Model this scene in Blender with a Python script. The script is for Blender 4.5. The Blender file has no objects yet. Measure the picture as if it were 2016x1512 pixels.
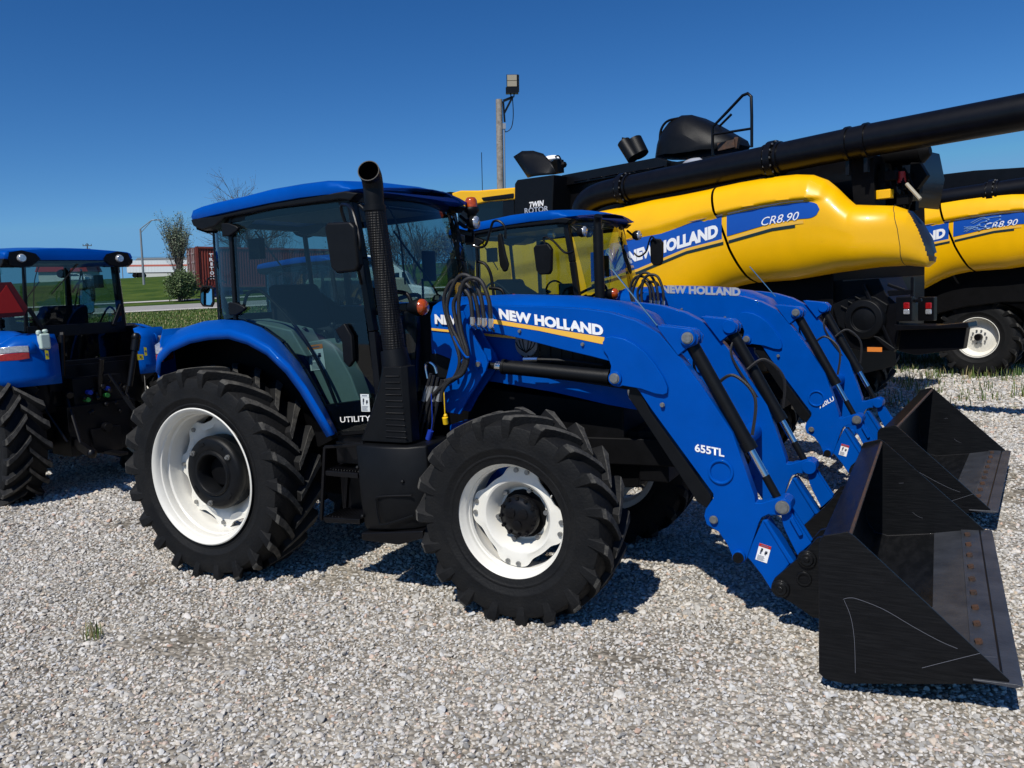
import bpy, math, random
import numpy as np
from mathutils import Vector, Matrix, noise
random.seed(7)
S = bpy.context.scene
COL = S.collection
PI = math.pi
# ------------------------------------------------------------------ camera
FPX, PITCH, ROLL, PHI = 1606.5, .1132, .0485, .4848
CAM = Vector((4.315, -4.692, 1.807))
_s, _c = math.sin(PHI), math.cos(PHI)
FW = Vector((-_s*math.cos(PITCH), _c*math.cos(PITCH), -math.sin(PITCH)))
RH = Vector((_c, _s, 0)); _u = RH.cross(FW)
RT = RH*math.cos(ROLL) - _u*math.sin(ROLL)
UP = _u*math.cos(ROLL) + RH*math.sin(ROLL)
FH = Vector((-_s, _c, 0))
cd = bpy.data.cameras.new('camera'); cam = bpy.data.objects.new('camera', cd); COL.objects.link(cam)
cam.matrix_world = Matrix((( RT.x, UP.x, -FW.x, CAM.x), (RT.y, UP.y, -FW.y, CAM.y), (RT.z, UP.z, -FW.z, CAM.z), (0, 0, 0, 1)))
cd.sensor_width = 36; cd.lens = FPX/2016*36; cd.clip_end = 2000; cd.clip_start = .05
S.camera = cam
def ray(u, v): return FW + RT*((u-1008)/FPX) - UP*((v-756)/FPX)
def D(u, v, t): return CAM + ray(u, v)*t
class Frame:
    """a vehicle's own axes: x along it, y across it, z up"""
    def __init__(s, o, a): s.o = Vector(o); s.a = a; s.R = Matrix.Rotation(a, 3, 'Z')
    def loc(s, P): return s.R.transposed() @ (P - s.o)
    def at(s, u, v, y, dy=0):
        c = s.loc(CAM); r = s.R.transposed() @ ray(u, v); t = (y-c.y)/r.y; p = c + r*t
        return Vector((p.x, y+dy, p.z))
    def xz(s, L, y): return [(p.x, p.z) for p in (s.at(u, v, y) for u, v in L)]
    def world(s, p): return s.o + s.R @ Vector(p)
T1 = Frame((0, 0, 0), 0)
# ------------------------------------------------------------------ materials
MATS = {}
def nt(name):
    m = bpy.data.materials.new(name); m.use_nodes = True; MATS[name] = m
    return m, m.node_tree.nodes, m.node_tree.links, m.node_tree.nodes['Principled BSDF']
def mat(name, col, rough=.5, metal=0, coat=0, var=.0, scale=8, bump=0, bscale=60, col2=None, dust=None, spec=.5, rvar=0.0):
    m, N, L, b = nt(name)
    b.inputs['Base Color'].default_value = (*col, 1); b.inputs['Roughness'].default_value = rough
    b.inputs['Metallic'].default_value = metal; b.inputs['Coat Weight'].default_value = coat
    b.inputs['Coat Roughness'].default_value = .04; b.inputs['Specular IOR Level'].default_value = spec
    tc = N.new('ShaderNodeTexCoord')
    if var or col2:
        n = N.new('ShaderNodeTexNoise'); n.inputs['Scale'].default_value = scale; n.inputs['Detail'].default_value = 6
        n.inputs['Roughness'].default_value = .65
        L.new(tc.outputs['Object'], n.inputs['Vector'])
        r = N.new('ShaderNodeValToRGB'); r.color_ramp.elements[0].position = .35; r.color_ramp.elements[1].position = .7
        c2 = col2 or tuple(min(1, x*(1+var)) for x in col); c1 = col if col2 else tuple(x*(1-var) for x in col)
        r.color_ramp.elements[0].color = (*c1, 1); r.color_ramp.elements[1].color = (*c2, 1)
        L.new(n.outputs['Fac'], r.inputs['Fac']); L.new(r.outputs['Color'], b.inputs['Base Color'])
        if rvar:
            mr = N.new('ShaderNodeMapRange'); mr.inputs['To Min'].default_value = rough-rvar; mr.inputs['To Max'].default_value = rough+rvar
            L.new(n.outputs['Fac'], mr.inputs['Value']); L.new(mr.outputs['Result'], b.inputs['Roughness'])
    if bump:
        n2 = N.new('ShaderNodeTexNoise'); n2.inputs['Scale'].default_value = bscale; n2.inputs['Detail'].default_value = 4
        L.new(tc.outputs['Object'], n2.inputs['Vector'])
        bp = N.new('ShaderNodeBump'); bp.inputs['Strength'].default_value = bump; bp.inputs['Distance'].default_value = .01
        L.new(n2.outputs['Fac'], bp.inputs['Height']); L.new(bp.outputs['Normal'], b.inputs['Normal'])
    return m
BLUE = mat('blue_paint', (.0, .066, .36), .38, coat=.16, spec=.2, var=.10, scale=2.6, rvar=.09, bump=.02, bscale=180)
BLUE.node_tree.nodes['Principled BSDF'].inputs['Specular Tint'].default_value = (.12, .5, 1, 1); BLUE.node_tree.nodes['Principled BSDF'].inputs['Coat Weight'].default_value = .08
YEL = mat('yellow_paint', (.90, .475, .0), .36, coat=.3, spec=.4, var=.05, scale=2, bump=.015, bscale=90)
BLK = mat('black_paint', (.0035, .0035, .0045), .36, coat=.06, spec=.25, var=.3, scale=10, bump=.05, bscale=150)
BLKM = mat('black_plastic', (.0035, .004, .005), .46, spec=.22, var=.25, scale=14, bump=.12, bscale=400)
DRK = mat('dark_machinery', (.002, .002, .0025), .6, spec=.15, var=.5, scale=12)
RUB = mat('tyre_rubber', (.0045, .005, .006), .66, spec=.2, col2=(.0105, .0105, .0105), scale=7, bump=.35, bscale=70)
RUBD = mat('dusty_lug_rubber', (.026, .026, .026), .8, spec=.2, col2=(.105, .100, .088), scale=16, bump=.5, bscale=110)
HOSE = mat('hose_rubber', (.012, .012, .013), .5, bump=.3, bscale=300)
WHT = mat('white_rim_paint', (.75, .73, .66), .4, coat=.15, var=.03, scale=7, bump=.03, bscale=80)
CHR = mat('chrome', (.75, .75, .75), .16, metal=1)
ZNC = mat('zinc_bolt', (.30, .30, .29), .45, metal=.8, var=.2, scale=60)
STL = mat('worn_steel', (.055, .060, .072), .40, metal=.15, col2=(.026, .029, .036), scale=6, bump=.1, bscale=90, rvar=.08)
RUST = mat('rusty_steel', (.09, .042, .022), .7, col2=(.035, .028, .024), scale=14, bump=.3, bscale=120)
WPT = mat('white_lettering', (.86, .86, .86), .5)
SLV = mat('silver_lettering', (.55, .56, .6), .35, metal=.4)
GRY = mat('grey_lettering', (.16, .17, .2), .4)
GOLD = mat('gold_stripe', (.85, .48, .06), .45)
STRB = mat('blue_stripe', (.006, .075, .40), .35, coat=.4)
NAVY = mat('dark_stripe', (.012, .03, .035), .4)
GRN = mat('grey_green_trim', (.17, .23, .215), .6, var=.06, scale=20, bump=.2, bscale=500)
SEATM = mat('seat_fabric', (.005, .006, .009), .85, bump=.3, bscale=200)
AMB = mat('amber_lens', (.42, .060, .002), .16, coat=.8, var=.35, scale=55)
REDL = mat('red_lens', (.30, .008, .010), .16, coat=.8, var=.3, scale=45)
CLRL = mat('clear_lens', (.55, .57, .6), .1, metal=.5, var=.3, scale=60)
SMV = mat('fluorescent_red', (.38, .006, .004), .6); SMVB = mat('dark_red_border', (.10, .001, .003), .5)
YLAB = mat('yellow_label', (.8, .66, .02), .5); OLAB = mat('orange_label', (.75, .22, .03), .5)
LABW = mat('paper_label', (.7, .74, .74), .5); INK = mat('label_ink', (.12, .14, .19), .6)
YCAP = mat('yellow_cap', (.8, .5, .01), .4); BCAP = mat('blue_cap', (.01, .04, .35), .4)
WOODP = mat('weathered_pole_wood', (.19, .165, .14), .9, col2=(.36, .33, .29), scale=9, bump=.6, bscale=30)
BARK = mat('bark', (.06, .048, .04), .9, col2=(.11, .092, .078), scale=4)
CONT = mat('container_red', (.24, .040, .026), .6, col2=(.15, .030, .022), scale=1.2)
DOORM = mat('container_door', (.12, .05, .045), .6, col2=(.09, .02, .016), scale=2)
WHV = mat('white_vehicle_paint', (.72, .73, .74), .3, coat=.4)
REDP = mat('red_paint', (.45, .02, .02), .5); TAN = mat('tan_paint', (.4, .36, .27), .35, coat=.4)
GALV = mat('galvanised_steel', (.3, .31, .32), .5, metal=.5)
MIR = mat('mirror_glass', (.8, .85, .88), .02, metal=1)
BOTT = mat('translucent_plastic', (.5, .62, .55), .35)
SIDING = mat('pale_siding', (.55, .55, .52), .7)
def glass(name, tint, rough=.0):
    m, N, L, b = nt(name); N.remove(b)
    t = N.new('ShaderNodeBsdfTransparent'); t.inputs['Color'].default_value = (*tint, 1)
    g = N.new('ShaderNodeBsdfGlossy'); g.inputs['Roughness'].default_value = .015; g.inputs['Color'].default_value = (.9, .95, 1, 1)
    ge = N.new('ShaderNodeNewGeometry'); dt = N.new('ShaderNodeVectorMath'); dt.operation = 'DOT_PRODUCT'
    L.new(ge.outputs['Normal'], dt.inputs[0]); L.new(ge.outputs['Incoming'], dt.inputs[1])
    def mth(op, a, b2=None, val=None):
        q = N.new('ShaderNodeMath'); q.operation = op; L.new(a, q.inputs[0])
        if val is not None: q.inputs[1].default_value = val
        return q.outputs[0]
    ab = mth('ABSOLUTE', dt.outputs['Value']); om = N.new('ShaderNodeMath'); om.operation = 'SUBTRACT'; om.inputs[0].default_value = 1; L.new(ab, om.inputs[1])
    f = N.new('ShaderNodeMath'); f.operation = 'MULTIPLY_ADD'; L.new(mth('POWER', om.outputs[0], val=5), f.inputs[0]); f.inputs[1].default_value = .9; f.inputs[2].default_value = .055
    mx = N.new('ShaderNodeMixShader'); L.new(f.outputs[0], mx.inputs[0]); L.new(t.outputs[0], mx.inputs[1]); L.new(g.outputs[0], mx.inputs[2])
    L.new(mx.outputs[0], N['Material Output'].inputs['Surface']); return m
GLS = glass('tinted_cab_glass', (.47, .60, .60)); GLSD = glass('dark_tinted_glass', (.06, .085, .09))
def perf():
    m, N, L, b = nt('perforated_steel')
    b.inputs['Base Color'].default_value = (.003, .003, .0035, 1); b.inputs['Roughness'].default_value = .5; b.inputs['Specular IOR Level'].default_value = .25
    v = N.new('ShaderNodeTexVoronoi'); v.inputs['Scale'].default_value = 70; v.inputs['Randomness'].default_value = .12
    tc = N.new('ShaderNodeTexCoord'); L.new(tc.outputs['Object'], v.inputs['Vector'])
    bp = N.new('ShaderNodeBump'); bp.inputs['Strength'].default_value = .6; bp.inputs['Distance'].default_value = .010
    L.new(v.outputs['Distance'], bp.inputs['Height']); L.new(bp.outputs['Normal'], b.inputs['Normal']); return m
PERF = perf()
def scratchy():
    m, N, L, b = nt('scratched_black_steel')
    tc = N.new('ShaderNodeTexCoord'); mp = N.new('ShaderNodeMapping'); mp.inputs['Scale'].default_value = (1.5, 1.5, 30)
    L.new(tc.outputs['Object'], mp.inputs['Vector'])
    n = N.new('ShaderNodeTexNoise'); n.inputs['Scale'].default_value = 5; n.inputs['Detail'].default_value = 5; L.new(mp.outputs[0], n.inputs['Vector'])
    r = N.new('ShaderNodeValToRGB'); r.color_ramp.elements[0].position = .42; r.color_ramp.elements[1].position = .8
    r.color_ramp.elements[0].color = (.004, .0045, .0055, 1); r.color_ramp.elements[1].color = (.011, .0115, .013, 1)
    L.new(n.outputs['Fac'], r.inputs[0]); L.new(r.outputs[0], b.inputs['Base Color'])
    mr = N.new('ShaderNodeMapRange'); mr.inputs['To Min'].default_value = .3; mr.inputs['To Max'].default_value = .5
    L.new(n.outputs['Fac'], mr.inputs['Value']); L.new(mr.outputs[0], b.inputs['Roughness'])
    b.inputs['Coat Weight'].default_value = .1; b.inputs['Coat Roughness'].default_value = .12; b.inputs['Specular IOR Level'].default_value = .18
    bp = N.new('ShaderNodeBump'); bp.inputs['Strength'].default_value = .05; L.new(n.outputs['Fac'], bp.inputs['Height']); L.new(bp.outputs[0], b.inputs['Normal'])
    return m
SCR = scratchy()
# ------------------------------------------------------------------ mesh builder
class MB:
    def __init__(s): s.v = []; s.f = []; s.m = []; s.k = 0
    def mat(s, k): s.k = k; return s
    def add(s, vs, fs):
        o = len(s.v); s.v += [tuple(p) for p in vs]
        for f in fs: s.f.append(tuple(o+i for i in f)); s.m.append(s.k)
        return s
    def box(s, c, d, R=None):
        c = Vector(c); h = Vector(d)/2; R = R or Matrix.Identity(3)
        vs = [c + R @ Vector((x*h.x, y*h.y, z*h.z)) for x in (-1, 1) for y in (-1, 1) for z in (-1, 1)]
        return s.add(vs, [(0, 1, 3, 2), (4, 6, 7, 5), (0, 4, 5, 1), (2, 3, 7, 6), (0, 2, 6, 4), (1, 5, 7, 3)])
    def bar(s, a, b, w, h, up=(0, 0, 1)):
        a = Vector(a); b = Vector(b); d = (b-a); L = d.length; x = d.normalized(); y = Vector(up).cross(x)
        if y.length < 1e-4: y = Vector((0, 1, 0)).cross(x)
        y.normalize(); z = x.cross(y); R = Matrix((x, y, z)).transposed()
        return s.box((a+b)/2, (L, w, h), R)
    def prism(s, L, y0, y1):
        """outline of (x, z) pairs given depth from y0 to y1"""
        n = len(L)
        A = sum(L[i][0]*L[(i+1) % n][1]-L[(i+1) % n][0]*L[i][1] for i in range(n))
        if A < 0: L = L[::-1]
        vs = [(x, y0, z) for x, z in L] + [(x, y1, z) for x, z in L]
        fs = [tuple(range(n)), tuple(range(2*n-1, n-1, -1))]
        fs += [(i, i+n, (i+1) % n+n, (i+1) % n) for i in range(n)]
        return s.add(vs, fs)
    def loft(s, rings, closed=True, cap=True):
        n = len(rings[0]); vs = [p for r in rings for p in r]; fs = []
        for j in range(len(rings)-1):
            for i in range(n if closed else n-1):
                fs.append((j*n+i, j*n+(i+1) % n, (j+1)*n+(i+1) % n, (j+1)*n+i))
        if cap and closed: fs += [tuple(range(n-1, -1, -1)), tuple(range((len(rings)-1)*n, len(rings)*n))]
        return s.add(vs, fs)
    def tube(s, pts, r, n=10, smooth=True, cap=True):
        pts = [Vector(p) for p in pts]
        if smooth and len(pts) > 2: pts = spline(pts)
        rs = r if isinstance(r, (list, tuple)) else None
        rings = []; t0 = (pts[1]-pts[0]).normalized(); nrm = t0.orthogonal().normalized()
        for i, p in enumerate(pts):
            t = (pts[min(i+1, len(pts)-1)]-pts[max(i-1, 0)]).normalized()
            nrm = (nrm - t*nrm.dot(t)); nrm = nrm.normalized() if nrm.length > 1e-6 else t.orthogonal().normalized(); b = t.cross(nrm)
            rr = r if rs is None else rs[0]+(rs[1]-rs[0])*i/(len(pts)-1)
            rings.append([p+(nrm*math.cos(a)+b*math.sin(a))*rr for a in (2*PI*k/n for k in range(n))])
        return s.loft(rings, cap=cap)
    def cyl(s, a, b, r, n=20, r2=None): return s.tube([a, b], [r, r if r2 is None else r2], n, False)
    def lathe(s, prof, c=(0, 0, 0), n=48, axis='y', close=False):
        """prof: (radius, position along the axis)"""
        c = Vector(c); rings = []
        for r, a in prof:
            ring = []
            for k in range(n):
                t = 2*PI*k/n
                p = (r*math.cos(t), a, r*math.sin(t)) if axis == 'y' else ((r*math.cos(t), r*math.sin(t), a) if axis == 'z' else (a, r*math.cos(t), r*math.sin(t)))
                ring.append(c+Vector(p))
            rings.append(ring)
        if close: rings.append(rings[0])
        return s.loft(rings, cap=False)
    def grid(s, G, flip=False):
        """rows of points"""
        nr, nc = len(G), len(G[0]); vs = [p for r in G for p in r]
        fs = [(j*nc+i, j*nc+i+1, (j+1)*nc+i+1, (j+1)*nc+i) for j in range(nr-1) for i in range(nc-1)]
        if flip: fs = [f[::-1] for f in fs]
        return s.add(vs, fs)
    def sphere(s, c, r, n=12, sc=(1, 1, 1)):
        c = Vector(c); G = [[c+Vector((r*sc[0]*math.sin(a)*math.cos(b), r*sc[1]*math.sin(a)*math.sin(b), r*sc[2]*math.cos(a))) for b in (2*PI*i/n for i in range(n+1))] for a in (PI*j/(n//2) for j in range(n//2+1))]
        return s.grid(G, True)
    def build(s, name, mats, parent=None, bevel=0, ang=35, smooth=True, seg=2, label=None, solid=0):
        me = bpy.data.meshes.new(name); me.from_pydata(s.v, [], s.f)
        if not isinstance(mats, (list, tuple)): mats = [mats]
        for m in mats: me.materials.append(m)
        me.polygons.foreach_set('material_index', s.m); me.update()
        if smooth:
            me.polygons.foreach_set('use_smooth', [True]*len(s.f)); me.set_sharp_from_angle(angle=math.radians(ang))
        o = bpy.data.objects.new(name, me); COL.objects.link(o); o.parent = parent
        if solid:
            q = o.modifiers.new('s', 'SOLIDIFY'); q.thickness = solid; q.offset = 0
        if bevel:
            q = o.modifiers.new('b', 'BEVEL'); q.width = bevel; q.segments = seg; q.limit_method = 'ANGLE'; q.angle_limit = math.radians(40); q.harden_normals = True
        if label: o['label'] = label
        return o
def spline(P, k=8):
    out = []
    for i in range(len(P)-1):
        a = P[max(i-1, 0)]; b = P[i]; c = P[i+1]; d = P[min(i+2, len(P)-1)]
        for j in range(k):
            t = j/k; out.append(.5*((2*b)+(c-a)*t+(2*a-5*b+4*c-d)*t*t+(3*b-3*c+d-a)*t**3))
    return out+[P[-1]]
def interp(L, x):
    if x <= L[0][0]: return L[0][1]
    for (a, b), (c, d) in zip(L, L[1:]):
        if x <= c: return b+(d-b)*(x-a)/(c-a)
    return L[-1][1]
def thing(name, label, cat, loc=(0, 0, 0), rz=0, group=None, mw=None):
    o = bpy.data.objects.new(name, None); COL.objects.link(o); o.location = loc; o.rotation_euler = (0, 0, rz); o.empty_display_size = .2
    if mw: o.matrix_world = mw
    return tag(o, label, cat, group)
def tag(o, label, cat, group=None, kind=None):
    if label: o['label'] = label
    if cat: o['category'] = cat
    if group: o['group'] = group
    if kind: o['kind'] = kind
    return o
def copy_tree(o, parent=None, skip=()):
    c = o.copy(); COL.objects.link(c); c.parent = parent
    for ch in KIDS.get(o.name, [k for k in bpy.data.objects if k.parent == o]):
        if ch.name.split('.')[0] not in skip: copy_tree(ch, c, skip)
    return c
KIDS = {}
def text(s, fr, p, ux, uy, w, h, mats, name='lettering', parent=None, bold=.03, shear=0, ex=.002, fn=None, label=None):
    """lettering w wide and h high whose lower left corner is p, running along ux, upright along uy"""
    cu = bpy.data.curves.new('t', 'FONT'); cu.body = s; cu.offset = bold; cu.shear = shear; cu.resolution_u = 3; cu.fill_mode = 'FRONT'
    o = bpy.data.objects.new('t', cu); COL.objects.link(o)
    dg = bpy.context.evaluated_depsgraph_get(); me = bpy.data.meshes.new_from_object(o.evaluated_get(dg))
    bpy.data.objects.remove(o); bpy.data.curves.remove(cu)
    V = np.array([v.co[:] for v in me.vertices]); mn = V.min(0); mxx = V.max(0)
    ux = Vector(ux).normalized(); uy = Vector(uy).normalized(); p = Vector(p)
    for v in me.vertices:
        a = (v.co.x-mn[0])/(mxx[0]-mn[0])*w; b = (v.co.y-mn[1])/(mxx[1]-mn[1])*h
        q = p+ux*a+uy*b
        if fn: q = fn(q)
        v.co = q
    me.materials.clear(); me.materials.append(mats)
    for q in me.polygons: q.material_index = 0
    me.name = name; o = bpy.data.objects.new(name, me); COL.objects.link(o); o.parent = parent
    if label: o['label'] = label
    return o
# ------------------------------------------------------------------ tractor
A = T1.at
def X(L, y): return T1.xz(L, y)
def make_tyre(R, w, rr, n, lug, name='tyre', parent=None, wl=.05, sweep=.27, wide=1.0):
    b = MB(); Rc = R-lug
    h = [(rr-.012, .40), (rr+.01, .425), (rr+.022, .43), (rr+.026, .442), (rr+.034, .443), (rr+.038, .438), (rr+(Rc-rr)*.3, .475), (rr+(Rc-rr)*.33, .486), (rr+(Rc-rr)*.36, .486), (rr+(Rc-rr)*.38, .483), (rr+(Rc-rr)*.55, .50), (rr+(Rc-rr)*.75, .492), (rr+(Rc-rr)*.88, .468), (Rc-.022, .43), (Rc-.006, .3), (Rc, .12)]
    prof = [(r, -a*w) for r, a in h]+[(r, a*w) for r, a in h[::-1]]
    b.lathe(prof, n=96)
    def P(r, y, t): return Vector((r*math.cos(t), y, r*math.sin(t)))
    for sd in (-1, 1):
        for k in range(n):
            th = 2*PI*k/n+(PI/n if sd > 0 else 0)
            # y fraction, base radius, top radius, y of the top, angle fraction, width
            path = [(.455, R-.135, R-.130, .497, .0, .8), (.45, R-.095, R-.085, .522, .03, 1.0), (.43, R-.055, R-.022, .535, .07, 1.25), (.40, Rc-.03, R-.002, .505, .13, 1.35),
                    (.30, Rc-.015, R, .35, .34, 1.2), (.17, Rc-.012, R+.001, .19, .63, 1.08), (.04, Rc-.01, R+.001, .05, .91, 1.0), (-.045, Rc-.01, R, -.035, 1.08, 1.05)]
            rings = []
            for yb, rb, rt, yt, fa, ww in path:
                t = th-sweep*fa; wd = wl*ww
                rings.append([P(rb, sd*yb*w, t-wd*.72/rb), P(rt, sd*yt*w, t-wd*.44/rt), P(rt, sd*yt*w, t+wd*.44/rt), P(rb, sd*yb*w, t+wd*.72/rb)])
            if sd > 0: rings = [r[::-1] for r in rings]
            o = len(b.v); b.loft(rings)
            # dusty lug tops
            nf = len(rings)-1
            for j in range(nf):
                if j >= 2: b.m[-(2+4*nf)+4*j+1] = 1
    return b.build(name, [RUB, RUBD], parent, bevel=.004, ang=42, seg=1)
def bolt(b, c, r=.012, h=.012, ax=(0, -1, 0), n=6):
    c = Vector(c); b.cyl(c, c+Vector(ax)*h, r, n)
def rear_wheel(parent):
    # centre at the rim's flange plane, outer side -y
    b = MB()
    b.lathe([(.458, 0), (.462, -.006), (.455, -.010), (.445, -.004), (.432, .012), (.425, .035), (.418, .04), (.412, .06), (.414, .085), (.404, .095), (.398, .125), (.398, .15),
             (.392, .165), (.392, .27), (.41, .30), (.425, .35), (.455, .36), (.462, .354)], n=96)
    # wavy centre disc with a dished middle
    n = 128; outer = []
    for k in range(n):
        t = 2*PI*k/n; q = math.cos(8*t+.6)
        outer.append((.372+.024*math.tanh(2.2*q))*1.0)
    prof = [(1.0, .190), (.93, .190), (.86, .185), (.78, .20), (.66, .235), (.35, .245), (.30, .245), (.28, .26)]
    rings = [[Vector((outer[k]*f*math.cos(2*PI*k/n), a, outer[k]*f*math.sin(2*PI*k/n))) if f > .8 else Vector((.372*f*math.cos(2*PI*k/n), a, .372*f*math.sin(2*PI*k/n))) for k in range(n)] for f, a in prof]
    b.loft(rings, cap=False); b.loft([[p+Vector((0, .012, 0)) for p in r] for r in rings][::-1], cap=False)
    b.mat(1)
    for k in range(8):
        t = (2*PI*k-.6)/8; bolt(b, (.362*math.cos(t), .190, .362*math.sin(t)), .015, .018)
    for k in range(8):
        t = 2*PI*k/8+.2; bolt(b, (.14*math.cos(t), .245, .14*math.sin(t)), .016, .02)
    w = b.build('wheel', [WHT, ZNC], parent, ang=30)
    b = MB(); b.lathe([(.245, .075), (.252, .06), (.25, .04), (.24, .022), (.225, .014), (.17, .012), (.158, .016), (.15, .004), (.135, .004), (.128, .012), (.122, .16), (.245, .16), (.252, .12), (.245, .075)], n=72)
    b.mat(1)
    for t in (PI*.78, PI*.2, PI*1.45):
        c = Vector((.205*math.cos(t), .012, .205*math.sin(t))); b.cyl(c, c+Vector((0, -.012, 0)), .018, 14); bolt(b, c+Vector((0, -.012, 0)), .011, .014)
    b.mat(0)
    for t in (PI*.62, PI*.35, PI*1.75, PI*1.2): b.box((.205*math.cos(t), .012, .205*math.sin(t)), (.05, .006, .02), Matrix.Rotation(-t+PI/2, 3, 'Y'))
    b.build('wheel_weight', [BLKM, ZNC], w, ang=40).location = (0, .085, 0)
    return w
def front_wheel(parent):
    b = MB()
    b.lathe([(.334, 0), (.338, -.006), (.332, -.010), (.322, -.004), (.312, .01), (.306, .03), (.300, .036), (.297, .045), (.296, .06), (.290, .066), (.286, .085), (.292, .10), (.290, .13), (.290, .2), (.30, .24), (.334, .26), (.338, .25)], n=96)
    n = 120; L5 = [.22+.62]
    def ro(t):
        q = math.cos(4*(t-1.42)); return .263+.024*math.tanh(2.4*q)
    prof = [(1.0, .095), (.93, .095), (.80, .088), (.76, .092), (.66, .125), (.60, .165), (.57, .178), (.3, .178)]
    rings = [[Vector(((ro(2*PI*k/n)*f if f > .85 else .262*f)*math.cos(2*PI*k/n), a, (ro(2*PI*k/n)*f if f > .85 else .262*f)*math.sin(2*PI*k/n))) for k in range(n)] for f, a in prof]
    b.loft(rings, cap=False); b.loft([[p+Vector((0, .01, 0)) for p in r] for r in rings][::-1], cap=False)
    b.mat(1)
    for k in range(4):
        for d in (-.125, .125):
            t = 1.42+k*PI/2+d; bolt(b, (.266*math.cos(t), .096, .266*math.sin(t)), .0135, .014, n=10)
    for k in range(6):
        t = 1.2+k*PI/3; bolt(b, (.152*math.cos(t), .165, .152*math.sin(t)), .014, .028, n=8)
    b.mat(0); b.cyl((.215, .08, .13), (.235, .05, .15), .004, 6)
    w = b.build('wheel', [WHT, ZNC], parent, ang=30)
    b = MB(); b.lathe([(0, .085), (.06, .085), (.07, .09), (.088, .092), (.094, .098), (.112, .10), (.118, .108), (.118, .13), (.108, .135), (.108, .24), (0, .24)], n=40)
    for k in range(12): t = PI/6*k; bolt(b, (.106*math.cos(t), .102, .106*math.sin(t)), .011, .014)
    for k in range(3): t = 2*PI/3*k+.5; b.lathe([(.026, .087), (.028, .078), (.014, .076), (0, .076)], c=(.045*math.cos(t), 0, .045*math.sin(t)), n=16)
    b.build('hub', BLK, w, ang=40)
    return w

def decal(parent, c, ux, uy, w, h, top=OLAB, body=LABW, lines=6, kind='warning_label'):
    """a small printed label lying on a surface"""
    b = MB(); ux = Vector(ux).normalized(); uy = Vector(uy).normalized(); nn = ux.cross(uy); c = Vector(c)
    def q(x0, x1, y0, y1, d): b.add([c+ux*x0*w+uy*y0*h+nn*d, c+ux*x1*w+uy*y0*h+nn*d, c+ux*x1*w+uy*y1*h+nn*d, c+ux*x0*w+uy*y1*h+nn*d], [(0, 1, 2, 3)])
    q(0, 1, 0, 1, .001)
    b.mat(1); q(0, 1, .82, 1, .002)
    b.mat(2); 
    for i in range(lines): q(.1, .1+.75*random.uniform(.7, 1), .05+i*.05, .07+i*.05, .002)
    r = random.Random(3)
    pts = [(.22, .4), (.3, .62), (.36, .75), (.24, .55), (.62, .42), (.7, .66), (.78, .5), (.6, .58)]
    for (x, y), (x2, y2) in zip(pts, pts[1:]):
        if abs(x-x2) < .2: q(min(x, x2), max(x, x2)+.05, min(y, y2), max(y, y2), .002)
    q(.2, .8, .885, .935, .003)
    return b.build(kind, [body, top, INK], parent, smooth=False)

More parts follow.
